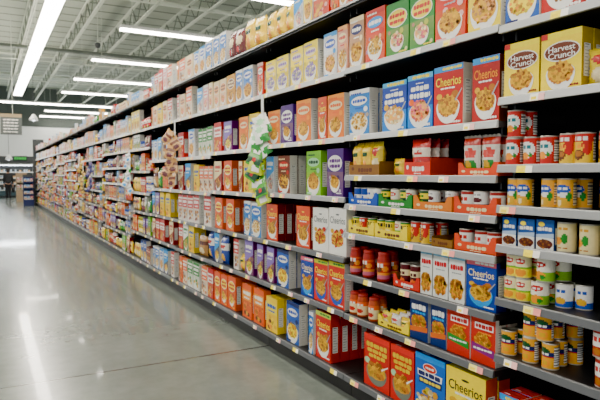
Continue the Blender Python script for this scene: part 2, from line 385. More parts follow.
# a family of plainer cartons
GEN = [  # name, look, front, strip, logo, text, food, style
    ('g1', 'pale blue cereal box with round bowl', (120, 160, 214), 'white', 'white', 'blue', ('straw', 'gold', 'toast'), 'bowl'),
    ('g2', 'green cereal box with yellow oval', (70, 146, 78), None, 'pale', 'red', ('peach', 'pink', 'cream'), 'oval'),
    ('g3', 'pink and red cereal box with grey lettering', (222, 110, 104), (230, 190, 186), 'white', 'grey', ('straw', 'toast', 'gold'), 'bowl'),
    ('g4', 'yellow cereal box with white panel', (252, 228, 50), 'pale', 'white', 'grey', ('straw', 'toast', 'peach'), 'bowl'),
    ('g5', 'tan cereal box with round bowl', (196, 160, 132), 'cream', 'navy', 'white', ('straw', 'toast', 'gold'), 'bowl'),
    ('g6', 'red cereal box with blue oval', (222, 84, 66), 'red', 'sky', 'white', ('straw', 'cream', 'gold'), 'bowl'),
    ('g7', 'pale yellow slim cereal box', (252, 230, 70), None, 'cream', 'lilac', ('lilac', 'cream', 'grey'), 'bowl'),
    ('g8', 'white and blue cereal box', (226, 226, 226), 'sky', 'blue', 'white', ('straw', 'toast', 'peach'), 'bowl'),
    ('g9', 'pink cereal box with cream picture', (228, 178, 160), 'peach', 'cream', 'red', ('straw', 'toast', 'cream'), 'bowl'),
    ('g10', 'orange cereal box with white bowl', (240, 130, 40), 'amber', 'cream', 'orange', ('straw', 'toast', 'gold'), 'bowl'),
    ('g11', 'purple cereal box with white bowl', (92, 60, 128), None, 'white', 'purple', ('straw', 'toast', 'gold'), 'oval'),
    ('g12', 'lime green cereal box with white bowl', (136, 200, 60), None, 'mint', 'dgreen', ('straw', 'toast', 'gold'), 'bowl'),
    ('g13', 'brown cereal box with white bowl', (120, 52, 34), None, 'red', 'cream', ('straw', 'toast', 'brown'), 'bowl'),
    ('g14', 'dark red box with cream panel', (160, 32, 30), None, 'cream', 'red', ('toast', 'straw', 'brown'), 'diag'),
    ('g15', 'cream box with soft pink picture', (238, 220, 184), 'cream', 'peach', 'brown', ('pink', 'straw', 'peach'), 'oval'),
    ('g16', 'light blue cereal box with cream flakes', (64, 140, 210), 'white', 'white', 'blue', ('cream', 'straw', 'gold'), 'bowl'),
    ('g17', 'purple box with yellow shapes', (112, 42, 112), None, 'lilac', 'white', ('yellow', 'lime', 'amber'), 'diag'),
    ('g18', 'yellow box with blue lettering band', (250, 216, 50), None, 'pale', 'blue', ('amber', 'brown', 'straw'), 'band'),
    ('g19', 'white box with green band', (240, 240, 232), 'green', 'green', 'white', ('green', 'straw', 'gold'), 'band'),
    ('g20', 'white box with red band and biscuits', (240, 236, 228), 'red', 'red', 'white', ('toast', 'straw', 'brown'), 'band'),
    ('g21', 'orange box with brown biscuits', (238, 104, 30), None, 'amber', 'white', ('toast', 'brown', 'straw'), 'band'),
    ('g22', 'navy box with yellow picture', (30, 52, 120), 'sky', 'sky', 'white', ('yellow', 'straw', 'amber'), 'diag'),
    ('g23', 'red box with white band', (206, 40, 34), None, 'white', 'red', ('straw', 'gold', 'toast'), 'band'),
    ('g24', 'white and orange box with biscuits', (242, 232, 214), 'orange', 'orange', 'white', ('toast', 'gold', 'brown'), 'band'),
    ('g25', 'green box with white panel', (52, 136, 66), 'lime', 'white', 'green', ('straw', 'gold', 'lime'), 'diag'),
    ('g26', 'pale grey box with blue lettering', (214, 216, 218), None, 'sky', 'white', ('cream', 'pink', 'grey'), 'diag'),
    ('g27', 'pale pink box with white panel', (232, 190, 190), 'white', 'white', 'pink', ('cream', 'peach', 'pink'), 'oval'),
    ('g28', 'bright blue box with yellow flakes', (28, 98, 190), 'navy', 'white', 'blue', ('yellow', 'amber', 'straw'), 'bowl'),
    ('g29', 'mustard box with brown picture', (226, 170, 60), None, 'brown', 'cream', ('brown', 'toast', 'straw'), 'oval'),
    ('g30', 'orange tall box with yellow sun shape', (232, 96, 34), None, 'yellow', 'red', ('amber', 'yellow', 'straw'), 'oval'),
]
for i, (n, look, fr, st, lg, tx, fd, sty) in enumerate(GEN):
    sidec = (226, 222, 212) if i % 3 == 0 else None
    reg(n, 'box', look, (lambda fr=fr, st=st, lg=lg, tx=tx, fd=fd, sty=sty, i=i, sidec=sidec: carton(fr, st, sidec, generic(fr, st or lg, lg, tx, fd, i + 3, 'white', sty))))

# ------------------------------------------------------------------ cans, jars, bags, packets, trays
CR, CHT = .037, .115
def can_body(layers, base):
    def col(u, v):
        a = (u * 360 - 270 + 540) % 360 - 180     # 0 = facing -Y
        c = pc(base)
        if v < .04 or v > .96: return L((178, 172, 160))
        for l in layers:
            if l[0] == 'band' and l[1] <= v < l[2]: c = pc(l[3])
            elif l[0] == 'spot' and ((a - l[1]) / l[3]) ** 2 + ((v - l[2]) / l[4]) ** 2 < 1: c = pc(l[5])
            elif l[0] == 'text' and abs(a - l[1]) < l[3] and abs(v - l[2]) < l[4] and int((a + 180) / 9) % 4 != 0: c = pc(l[5])
            elif l[0] == 'info' and 75 < abs(a) < 130 and .12 < v < .88: c = pc(l[1]) if int(v * 22) % 2 else L((120, 118, 112))
        return c
    g = G()
    def pos(u, v):
        r = CR
        if v < .02 or v > .98: r = CR * 1.015
        return (r * cos(2 * pi * u), r * sin(2 * pi * u) + CR, v * CHT)
    g.grid(40, 24, pos, col, True)
    g.poly([(CR * cos(2 * pi * i / 40), CR * sin(2 * pi * i / 40) + CR, 0) for i in range(40)][::-1], L((170, 166, 156)))
    return g
def can_lid():
    g = G()
    prof = [(CR * 1.015, CHT - .002), (CR * 1.02, CHT + .0015), (CR * .97, CHT + .0015), (CR * .94, CHT - .003), (CR * .7, CHT - .003), (CR * .68, CHT - .002), (CR * .5, CHT - .002), (CR * .48, CHT - .003), (.0005, CHT - .003)]
    g.lathe(prof, 28, (1, 1, 1, 1), (0, CR)); return g
CANS = {
    'k_soup': ('red soup can with white label oval', 'red', [('spot', 0, .55, 62, .3, 'white'), ('text', 0, .64, 34, .05, 'teal'), ('spot', -10, .32, 34, .13, 'amber'), ('spot', 34, .36, 12, .08, 'green'), ('info', 'white')]),
    'k_soupy': ('yellow and red soup can', (236, 196, 40), [('band', .72, .96, 'red'), ('spot', 34, .6, 30, .3, 'red'), ('text', -10, .82, 44, .05, 'white'), ('text', -16, .56, 36, .06, 'amber'), ('spot', -20, .3, 36, .16, 'brown'), ('spot', -18, .33, 26, .1, 'toast'), ('info', 'white')]),
    'k_corn': ('golden can with blue and white band', (240, 176, 40), [('spot', 0, .62, 52, .18, 'blue'), ('text', -4, .66, 40, .05, 'white'), ('spot', 10, .46, 44, .07, 'white'), ('spot', 46, .4, 16, .14, 'green'), ('spot', -8, .2, 46, .15, 'straw'), ('spot', -14, .2, 16, .1, 'cream'), ('info', 'cream')]),
    'k_cream': ('cream can with green leaf', (232, 220, 176), [('text', 0, .78, 40, .04, 'gold'), ('spot', -26, .38, 26, .14, 'amber'), ('spot', 16, .46, 22, .16, 'green'), ('text', 0, .14, 40, .03, 'toast')]),
    'k_yel': ('small yellow and white can', (244, 236, 200), [('band', 0, .42, 'yellow'), ('spot', 0, .74, 40, .12, 'red'), ('text', 0, .74, 26, .05, 'white'), ('spot', 0, .24, 46, .16, 'amber'), ('band', .42, .5, 'lime')]),
    'k_grn': ('small white and green can', (244, 240, 224), [('band', 0, .4, 'lime'), ('spot', 0, .72, 46, .12, 'red'), ('text', 0, .72, 28, .05, 'white'), ('spot', 0, .26, 46, .18, 'amber'), ('spot', 24, .2, 18, .1, 'green')]),
    'k_wb': ('small white and blue can', 'white', [('band', 0, .3, 'blue'), ('spot', 0, .3, 40, .14, 'straw'), ('text', 0, .68, 40, .07, 'blue')]),
    'k_gold': ('golden can with dark blue band', (236, 174, 36), [('band', .5, .66, 'navy'), ('spot', -4, .72, 50, .1, 'dgreen'), ('text', 0, .58, 44, .05, 'white'), ('band', .44, .5, 'red'), ('spot', 0, .24, 46, .16, 'amber'), ('spot', 4, .25, 26, .1, 'straw'), ('info', 'white')]),
    'k_rw': ('red and white can', 'white', [('band', 0, .36, (170, 40, 34)), ('band', .82, .96, (170, 40, 34)), ('text', 0, .62, 46, .08, 'red'), ('spot', 0, .2, 34, .12, 'toast')]),
    'k_wbrn': ('white and brown can', 'white', [('band', 0, .4, 'brown'), ('spot', 0, .6, 44, .12, 'maroon'), ('text', 0, .84, 40, .04, 'grey')]),
    'k_green': ('green and yellow can', 'dgreen', [('band', .55, .85, 'yellow'), ('text', 0, .7, 40, .06, 'green'), ('spot', 0, .28, 46, .2, 'lime')]),
    'k_yblk': ('yellow can with dark lettering', 'yellow', [('text', 0, .7, 50, .1, 'black'), ('spot', 0, .3, 40, .18, 'white'), ('band', .86, .96, 'green')]),
    'k_blue': ('blue and white can', (40, 80, 170), [('band', .3, .6, 'white'), ('text', 0, .46, 46, .08, 'blue'), ('spot', 0, .16, 36, .1, 'straw')]),
    'k_mar': ('dark red can with cream band', 'maroon', [('band', .5, .75, 'cream'), ('text', 0, .62, 46, .06, 'maroon'), ('spot', 0, .25, 40, .15, 'orange')]),
}
for n, (look, base, ly) in CANS.items(): reg(n, 'can', look, (lambda base=base, ly=ly: can_body(ly, base)))
def jar_body(layers, base, glass):
    def col(u, v):
        a = (u * 360 - 270 + 540) % 360 - 180
        if v < .12 or v > .76: return pc(glass)
        c = pc(base)
        for l in layers:
            if l[0] == 'band' and l[1] <= v < l[2]: c = pc(l[3])
            elif l[0] == 'spot' and ((a - l[1]) / l[3]) ** 2 + ((v - l[2]) / l[4]) ** 2 < 1: c = pc(l[5])
            elif l[0] == 'text' and abs(a - l[1]) < l[3] and abs(v - l[2]) < l[4] and int((a + 180) / 12) % 4 != 0: c = pc(l[5])
        return c
    g = G(); R = .04; H = .15
    def pos(u, v):
        r = R * (.9 if v < .03 else 1 if v < .78 else 1 - (v - .78) * .7)
        return (r * cos(2 * pi * u), r * sin(2 * pi * u) + R, v * H)
    g.grid(30, 20, pos, col, True)
    g.poly([(R * .9 * cos(2 * pi * i / 24), R * .9 * sin(2 * pi * i / 24) + R, 0) for i in range(24)][::-1], pc(glass)); return g
def jar_lid():
    g = G(); R = .04
    g.lathe([(R * .8, .147), (R * .86, .148), (R * .86, .166), (R * .8, .169), (.0005, .169)], 24, (1, 1, 1, 1), (0, R)); return g
JARS = {'j_pb': ('red and orange jar with pink base', 'red', [('band', .12, .24, (206, 130, 150)), ('band', .24, .36, 'amber'), ('band', .66, .76, (226, 96, 40)), ('spot', 60, .5, 30, .12, 'amber'), ('spot', -55, .5, 22, .14, 'brown'), ('text', 0, .62, 46, .06, 'white'), ('spot', 0, .46, 36, .1, 'brown')], (176, 50, 40)),
        'j_sauce': ('orange sauce jar with cream label', 'cream', [('band', .55, .76, 'orange'), ('text', 0, .62, 40, .05, 'white'), ('spot', 0, .3, 40, .12, 'red')], (196, 84, 34)),
        'j_green': ('green jar with white label', 'white', [('band', .5, .7, 'green'), ('spot', 0, .3, 40, .1, 'lime')], (60, 90, 40))}
for n, (look, base, ly, gl) in JARS.items(): reg(n, 'jar', look, (lambda base=base, ly=ly, gl=gl: jar_body(ly, base, gl)))
def pillow(colf, w=.15, h=.2, d=.05, seed=1, nu=14, nv=16):
    g = G(); rr = random.Random(seed); ph = [rr.random() * 6 for _ in range(6)]
    for side in (-1, 1):
        def pos(u, v, side=side):
            if side > 0: u = 1 - u
            s = 2 * u - 1; t = 2 * v - 1
            k = max(0, 1 - abs(s) ** 3) ** .6 * max(0, 1 - min(1, abs(t) / .9) ** 3.2) ** .6
            wr = .12 * sin(9 * s + ph[0] + 4 * t) + .1 * sin(7 * t + ph[1]) + .06 * sin(15 * s + ph[2])
            x = s * w / 2 * (1 - .07 * (1 - t * t)) + .003 * sin(20 * t + ph[3])
            z = v * h + (.004 * sin(30 * s) if v > .97 or v < .03 else 0)
            return (x, d / 2 + side * (d / 2) * k * (1 + wr), max(z, 0))
        g.grid(nu, nv, pos, (lambda u, v, side=side: colf(u if side < 0 else 1 - u, v)))
    return g
def bagcol(base, layers):
    def f(u, v):
        c = pc(base)
        for l in layers:
            if l[0] == 'band' and l[1] <= v < l[2]: c = pc(l[3])
            elif l[0] == 'spot' and ((u - l[1]) / l[3]) ** 2 + ((v - l[2]) / l[4]) ** 2 < 1: c = pc(l[5])
        if v > .95 or v < .04: c = mul(c, .75)
        return c
    return f
BAGS = {'p_yel': ('yellow snack bag with pale picture', (255, 214, 0), [('spot', .5, .65, .3, .1, 'pale'), ('spot', .5, .62, .24, .07, 'dgreen'), ('spot', .45, .28, .28, .14, 'amber')]),
        'p_yel2': ('yellow and white pasta bag', (240, 214, 70), [('spot', .5, .7, .34, .12, 'red'), ('spot', .5, .32, .34, .2, 'cream')]),
        'p_red': ('red and white noodle bag', (208, 40, 32), [('band', .5, .72, (240, 226, 210)), ('spot', .5, .6, .24, .06, 'red'), ('spot', .5, .2, .34, .16, 'dgreen'), ('spot', .5, .22, .22, .08, 'pale')]),
        'p_rw': ('white noodle bag with red top and greens', (226, 220, 208), [('band', .74, .95, (190, 60, 50)), ('spot', .5, .55, .36, .12, (220, 90, 80)), ('spot', .5, .24, .38, .16, 'green'), ('spot', .4, .26, .2, .1, 'straw')]),
        'p_drk': ('dark red and brown candy bag', (110, 34, 34), [('spot', .5, .6, .36, .18, 'cream'), ('spot', .3, .28, .2, .1, 'red'), ('spot', .7, .3, .16, .1, 'brown')]),
        'p_grn': ('green snack bag with white spot', (60, 140, 60), [('spot', .5, .66, .36, .14, 'white'), ('spot', .5, .3, .3, .16, 'lime')]),
        'p_blu': ('blue snack bag with white band', (36, 72, 160), [('band', .5, .76, 'white'), ('spot', .5, .64, .3, .06, 'red'), ('spot', .5, .26, .3, .14, 'straw')]),
        'p_org': ('orange snack bag with cream spot', (236, 112, 36), [('spot', .5, .64, .38, .15, 'cream'), ('spot', .5, .28, .3, .16, 'red')]),
        'p_wht': ('white snack bag with red spot', (236, 232, 224), [('spot', .5, .66, .34, .12, 'red'), ('spot', .5, .28, .32, .16, 'tan')]),
        'p_pur': ('purple snack bag with yellow spot', (106, 50, 130), [('spot', .5, .66, .34, .14, 'yellow'), ('spot', .5, .28, .3, .16, 'pink')]),
        'p_tan': ('tan dried-food bag with dark band', (190, 150, 104), [('band', .55, .75, 'brown'), ('spot', .5, .3, .3, .16, 'cream')])}
for i, (n, (look, base, ly)) in enumerate(BAGS.items()): reg(n, 'bag', look, (lambda base=base, ly=ly, i=i: pillow(bagcol(base, ly), seed=i)))
PACK = {'h_wg': ('white packet with green corner', (236, 238, 230), [('spot', .8, .2, .4, .25, 'green'), ('spot', .4, .65, .3, .12, 'mint')]),
        'h_gr': ('green packet with red spot', (84, 160, 60), [('spot', .5, .7, .3, .12, 'white'), ('band', .1, .45, 'dgreen'), ('spot', .5, .3, .2, .1, 'red')]),
        'h_yg': ('lime yellow packet with dark spot', (190, 204, 60), [('spot', .5, .65, .34, .14, 'dgreen'), ('spot', .5, .25, .3, .14, 'white')]),
        'h_br': ('tan jerky packet with brown band', (198, 160, 116), [('band', .5, .7, 'brown'), ('spot', .5, .25, .34, .14, 'maroon')]),
        'h_wh': ('white packet with grey print', (232, 234, 234), [('band', .5, .66, 'grey'), ('spot', .5, .25, .34, .14, 'sky')]),
        'h_pu': ('purple packet with pale print', (62, 44, 84), [('band', .5, .66, (110, 96, 140)), ('spot', .5, .25, .34, .14, 'navy')]),
        'h_ye': ('pale yellow packet with olive print', (190, 172, 110), [('band', .5, .66, 'brown'), ('spot', .5, .25, .34, .14, 'gold')])}
for i, (n, (look, base, ly)) in enumerate(PACK.items()): reg(n, 'packet', look, (lambda base=base, ly=ly, i=i: pillow(bagcol(base, ly), .11, .15, .022, 20 + i, 8, 10)))
def tray(col, inner, logo, low=.045, high=.085, scal=True):
    """display tray, unit width .2 wide .2 deep; scaled at placement"""
    g = G(); w, d = .2, .24; c = pc(col); ci = pc(inner); t = .003
    g.box(-w / 2, w / 2, 0, d, 0, t, c)
    def wall_front(y, cc):
        if scal:
            pts = [(-w / 2, 0), (w / 2, 0), (w / 2, high), (w / 2 - .018, high), (w / 2 - .035, low), (-w / 2 + .035, low), (-w / 2 + .018, high), (-w / 2, high)]
        else: pts = [(-w / 2, 0), (w / 2, 0), (w / 2, low), (-w / 2, low)]
        return [(x, y, z) for x, z in pts]
    a = wall_front(0, c); b = wall_front(t, c); n = len(a)
    k = len(g.v); g.v += a + b
    g.f.append(tuple(range(k, k + n))); g.c.append(c); g.f.append(tuple(range(k + n, k + 2 * n))[::-1]); g.c.append(ci)
    for i in range(n):
        j = (i + 1) % n; g.f.append((k + j, k + i, k + n + i, k + n + j)); g.c.append(c)
    for sx in (-1, 1):
        x0, x1 = (sx * w / 2, sx * (w / 2 - t))
        x0, x1 = min(x0, x1), max(x0, x1)
        g.box(x0, x1, t, d, 0, high, c, dict(left=c if sx < 0 else ci, right=c if sx > 0 else ci))
    g.box(-w / 2, w / 2, d - t, d, 0, high, c, dict(front=ci))
    fa = Face(g, w, low)
    if logo:
        fa.scrib(.32, .3, .78, .72, logo, 6, 3); fa.e(.14, .62, .05, .16, logo); fa.scrib(.4, .12, .66, .22, logo, 5, 4)
    return g
TR = {'t_blue': ('blue', 'kraft', 'white'), 't_green': ('green', 'kraft', 'white'), 't_amber': (((232, 136, 44)), 'kraft', 'cream'), 't_orange': ((232, 84, 34), 'kraft', 'cream'),
      't_yellow': ((255, 230, 14), 'pale', 'brown'), 't_red': ((214, 50, 30), 'kraft', 'white'), 't_kraft': ('kraft', 'kraft', 'brown'), 't_redbig': ((222, 58, 32), 'darkred', 'white')}
TLOOK = {'t_blue': 'blue open-front tray', 't_green': 'green open-front tray', 't_amber': 'light orange open-front tray', 't_orange': 'deep orange open-front tray', 't_yellow': 'yellow open-front tray',
         't_red': 'red open-front tray', 't_kraft': 'plain brown cardboard tray', 't_redbig': 'tall red open-front tray'}
for n, (c, i, l) in TR.items():
    reg(n, 'tray', TLOOK[n], (lambda c=c, i=i, l=l, n=n: tray(c, i, l, *((.07, .088, False) if n in ('t_redbig', 't_kraft') else (.045, .078, True)))))

KIND = dict(box=('cereal_box', 'box', M['carton'], (CW, CD, CH), 'boxed groceries on the long shelving run'),
            can=('food_can', 'can', M['label'], (2 * CR, 2 * CR, CHT), 'food cans on the long shelving run'),
            jar=('food_jar', 'jar', M['label'], (.08, .08, .169), 'food jars on the long shelving run'),
            bag=('snack_bag', 'bag', M['film'], (.15, .05, .2), 'food bags on the long shelving run'),
            tray=('display_tray', 'tray', M['carton'], (.2, .24, .078), 'open display trays on the shelves'),
            packet=('hanging_packet', 'packet', M['film'], (.11, .022, .15), 'packets hanging on the clip strips'))
def getmesh(n):
    if n not in MESH:
        kind, look, fn = DES[n]; g = fn()
        me = g.mesh(KIND[kind][0], KIND[kind][2], kind in ('can', 'jar', 'bag', 'packet'))
        vs = g.v
        size = tuple(max(v[i] for v in vs) - min(v[i] for v in vs) for i in range(3))
        MESH[n] = (g, me, size)
    return MESH[n]
LID = can_lid().mesh('lid', M['tin'], True); JLID = jar_lid().mesh('lid', M['cap'], True)

# ------------------------------------------------------------------ shelving
SH = {0: [.15, .625, .88, 1.117, 1.29, 1.467, 1.76, 2.07, 2.48], 1: [.15, .545, .80, 1.06, 1.24, 1.42, 1.665, 2.08, 2.48],
      2: [.15, .55, .897, 1.28, 1.66, 2.07, 2.48], 3: [.15, .55, .893, 1.265, 1.645, 2.07, 2.48], 4: [.15, .55, .89, 1.24, 1.615, 2.07, 2.48],
      5: [.15, .555, .89, 1.24, 1.61, 2.07, 2.48], 6: [.15, .56, .88, 1.16, 1.474, 1.80, 2.07, 2.48]}
for b in range(7, NB):
    SH[b] = [[.15, .5, .8, 1.1, 1.4, 1.74, 2.07, 2.48], [.15, .46, .74, 1.0, 1.27, 1.54, 1.8, 2.07, 2.48], [.15, .52, .85, 1.2, 1.62, 2.07, 2.48]][(b * 7) % 5 % 3]
DEP = .46
ORD = ['zeroth', 'first', 'second', 'third', 'fourth', 'fifth', 'sixth', 'seventh', 'eighth', 'ninth', 'tenth', 'eleventh', 'twelfth', 'thirteenth', 'fourteenth', 'fifteenth', 'sixteenth',
       'seventeenth', 'eighteenth', 'nineteenth', 'twentieth', 'twenty-first', 'twenty-second', 'twenty-third', 'twenty-fourth', 'twenty-fifth', 'twenty-sixth', 'twenty-seventh', 'twenty-eighth', 'twenty-ninth', 'thirtieth'] + ['later'] * 60
def bayname(b): return 'nearest bay' if b == 0 else ORD[b + 1] + ' nearest bay'
def shelfname(b, i): return 'bottom shelf' if i == 0 else 'top shelf' if i == len(SH[b]) - 1 else ORD[i + 1] + ' shelf up'

g = G(); g.box(0, DEP, 0, BW - .006, -.028, 0); 
for yy in (.02, BW - .05): g.box(.05, DEP, yy, yy + .012, -.06, -.028)
SHELF = g.mesh('shelf', M['shelf'])
g = G()
pr = [(0, -.031), (-.0158, -.030), (-.010, .0), (-.006, .004), (0, .004)]
k = len(pr); g.v += [(x, 0, z) for x, z in pr] + [(x, BW - .006, z) for x, z in pr]
for i in range(k):
    j = (i + 1) % k; g.f.append((i, j, k + j, k + i)); g.c.append((1, 1, 1, 1))
g.f.append(tuple(range(k))[::-1]); g.c.append((1, 1, 1, 1)); g.f.append(tuple(range(k, 2 * k))); g.c.append((1, 1, 1, 1))
RAILS = [g.mesh('price_rail', M[m]) for m in ('rail', 'rail_half_lit', 'rail_lit')]
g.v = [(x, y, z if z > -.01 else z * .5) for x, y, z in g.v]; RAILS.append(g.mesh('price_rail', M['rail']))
def tagmesh(w, a, b):
    g = G(); h = .03
    g.poly([(-.0165, w, -.0305), (-.0165, w * .42, -.0305), (-.0108, w * .42, -.002), (-.0108, w, -.002)], pc(a)); g.poly([(-.0165, w * .42, -.0305), (-.0165, 0, -.0305), (-.0108, 0, -.002), (-.0108, w * .42, -.002)], pc(b))
    g.poly([(-.0158, w * .9, -.026), (-.0158, w * .55, -.026), (-.0135, w * .55, -.014), (-.0135, w * .9, -.014)], pc('pale'))
    g.v = [(x - .0012, y, z) for x, y, z in g.v]
    return g.mesh('price_tag', M['tag'])
TAGS = [tagmesh(.085, (250, 240, 170), (244, 176, 170)), tagmesh(.07, (250, 246, 232), (244, 200, 196)), tagmesh(.08, (252, 236, 130), (250, 246, 236))]
g = G(); g.box(XS + DEP, XS + DEP + .02, 0, BW - .004, .05, 2.5); BACK = g.mesh('back_panel', M['panel'])
g = G(); g.box(XS + DEP - .012, XS + DEP + .05, 0, .03, 0, 2.52); UPR = g.mesh('upright', M['panel'])
g = G(); g.box(XS + .05, XS + .07, 0, BW - .004, 0, .12); KICK = g.mesh('kick_plate', M['kick'])
rt = random.Random(5)
for b in range(NB):
    y0, y1 = bay_y(b)
    root = link('shelving_bay', None, None, (0, y0, 0))
    nm = 'nearest bay at the right edge of the photo' if b == 0 else 'farthest bay beside the blue display' if b == NB - 1 else ORD[b + 1] + ' bay counted from the right edge'
    tag(root, 'black steel grocery shelving unit, ' + nm, 'shelving', 'bays of the long shelving run')
    link('back_panel', BACK, root, (0, .002, 0)); link('upright', UPR, root, (0, .003, 0)); link('kick_plate', KICK, root, (0, .002, 0))
    for i, z in enumerate(SH[b]):
        s = link('shelf', SHELF, root, (XS, .003, z))
        link('price_rail', RAILS[3 if i == len(SH[b]) - 1 else 2 if z > 1.6 else 1 if z > 1.0 else 0], s)  # higher rails take the paler, lit tone; the top lip stays dark
        n = rt.choice((3, 3, 4)) if b < 9 else 2
        for q in range(n if i < len(SH[b]) - 1 else 0):
            o = link('price_tag', rt.choice(TAGS), s, (0, min(BW - .1, max(.02, (q + .15 + .6 * rt.random()) * BW / n)), 0))

# ------------------------------------------------------------------ filling the shelves
ITEMS = []
def put(des, b, i, y, z, x=None, w=None, h=None, d=None, n=None, note='', yaw=0, tilt=0, front=True):
    ITEMS.append(dict(des=des, b=b, i=i, y=y, z=z, x=x if x is not None else XS + .025, w=w, h=h, d=d, note=note, yaw=yaw, tilt=tilt, front=front))
FREE = {}
def B(des, uL, uR, h, back=0, d=None, sb=None): return ('B', des, uL, uR, h, back, d, sb)
def C(des, u, r, h, n=1, back=0, sb=.0): return ('C', des, u, r, h, n, back, sb)
def P_(des, uL, uR, h, d=.085, back=0, sb=.0): return ('P', des, uL, uR, h, back, d, sb)
def T(des, uL, uR, inside, depth=.24, hs=1.0): return ('T', des, uL, uR, inside, depth, hs)
rj = random.Random(8)
def row(b, i, entries):
    z = SH[b][i] + .0005
    ya, yb = bay_y(b); lim = yb - .004 + .003; trays = []
    def YR(u, x): return max(Y(u, x), ya + .008 if b else -9)
    for e in entries:                       # from the far end (left in the photo) to the near end
        k = e[0]
        if k in 'BP':
            _, des, uL, uR, h, back, d, sb = e
            x = XS + .022 + (sb if sb is not None else rj.random() * .008)
            yl = min(Y(uL, x), lim - .003); yr = YR(uR, x)
            if yr > yl - .03: yr = yl - .03
            if b > 1 and yl - yr > (.215 if k == 'B' else .3): yr = yl - .2 if k == 'B' else yl - .27
            w = yl - yr
            dd = d or (.07 if k == 'B' else .05)
            put(des, b, i, (yl + yr) / 2, z, x, w, h, dd, yaw=rj.uniform(-.16, .16) if k == 'P' else 0)
            for q in range(back): put(des, b, i, (yl + yr) / 2, z, x + (dd + .004) * (q + 1), w, h, dd, note=' behind', front=False)
            lim = yr
        elif k == 'C':
            _, des, u, r, h, n, back, sb = e
            x = XS + .024 + sb
            y = min(max(Y(u, x + r), ya + r + .006 if b else -9), lim - r - .002)
            for q in range(n): put(des, b, i, y, z + q * (h + .0025), x, 2 * r, h, 2 * r, note=' stacked above' if q else '', yaw=rj.uniform(-.25, .25), front=q == 0)
            for q in range(back):
                for s in range(n): put(des, b, i, y, z + s * (h + .0025), x + (2 * r + .003) * (q + 1), 2 * r, h, 2 * r, note=(' upper behind' if s else ' behind'), yaw=rj.uniform(-.6, .6), front=False)
            lim = y - r
        elif k == 'T':
            _, des, uL, uR, inside, depth, hs = e
            x = XS + .02
            yl = min(Y(uL, x), lim - .004); yr = YR(uR, x); w = yl - yr
            put(des, b, i, (yl + yr) / 2, z, x, w, .078 * hs, depth)
            if inside:
                side = 'right ' if des in trays else 'left ' if sum(1 for q in entries if q[0] == 'T' and q[1] == des) > 1 else ''
                trays.append(des)
                kd, lst, sz, rows = inside       # designs left to right
                n = len(lst)
                for r_ in range(rows):
                    for q, dn in enumerate(lst):
                        if not dn or (r_ and rj.random() < .25): continue
                        yy = yl - .008 - (w - .016) * (q + .5) / n
                        ww = min(sz[0], (w - .018) / n - .002)
                        tl = 0
                        put(dn, b, i, yy, z + .0045, x + .008 + r_ * (sz[1] + .003), ww, sz[2], min(sz[1], ww) if kd == 'can' else sz[1], note=(' behind' if r_ else '') + ', ' + ORD[q + 1] + ' from left in ' + side + TLOOK[des].split(' open')[0].replace(' cardboard tray', '') + ' tray', yaw=rj.uniform(-.3, .3) if kd == 'can' else 0, front=False)
            lim = yr
    FREE[(b, i)] = True

# ---- nearest bay (right edge of the photo)
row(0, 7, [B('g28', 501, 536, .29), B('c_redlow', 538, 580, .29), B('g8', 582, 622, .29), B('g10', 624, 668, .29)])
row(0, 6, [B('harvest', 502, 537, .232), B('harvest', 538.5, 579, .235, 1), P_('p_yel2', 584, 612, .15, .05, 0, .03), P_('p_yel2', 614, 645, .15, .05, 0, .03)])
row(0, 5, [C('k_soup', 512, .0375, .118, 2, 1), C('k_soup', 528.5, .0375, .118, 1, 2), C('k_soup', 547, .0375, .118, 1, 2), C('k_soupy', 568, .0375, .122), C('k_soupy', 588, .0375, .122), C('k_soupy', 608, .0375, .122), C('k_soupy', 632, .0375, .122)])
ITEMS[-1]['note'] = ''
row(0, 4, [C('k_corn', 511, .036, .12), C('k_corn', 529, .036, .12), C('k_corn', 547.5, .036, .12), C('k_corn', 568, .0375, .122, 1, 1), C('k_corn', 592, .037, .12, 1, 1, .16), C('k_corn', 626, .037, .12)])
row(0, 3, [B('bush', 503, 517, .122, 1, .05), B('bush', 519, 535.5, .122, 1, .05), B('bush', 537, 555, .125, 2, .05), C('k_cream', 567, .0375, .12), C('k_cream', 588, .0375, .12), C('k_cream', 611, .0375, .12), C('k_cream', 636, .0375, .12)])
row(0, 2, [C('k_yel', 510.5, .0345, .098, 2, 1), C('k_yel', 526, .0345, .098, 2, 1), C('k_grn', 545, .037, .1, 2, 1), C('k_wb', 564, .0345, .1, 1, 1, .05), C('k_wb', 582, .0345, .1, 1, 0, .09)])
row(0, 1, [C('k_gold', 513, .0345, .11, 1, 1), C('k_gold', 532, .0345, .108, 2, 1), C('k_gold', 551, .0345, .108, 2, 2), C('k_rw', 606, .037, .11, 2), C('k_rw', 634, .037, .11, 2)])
row(0, 0, [B('c_red', 490, 524, .3, 1), B('g6', 526, 562, .3, 1), B('c_orange', 564, 606, .3, 1), B('g10', 608, 652, .29)])
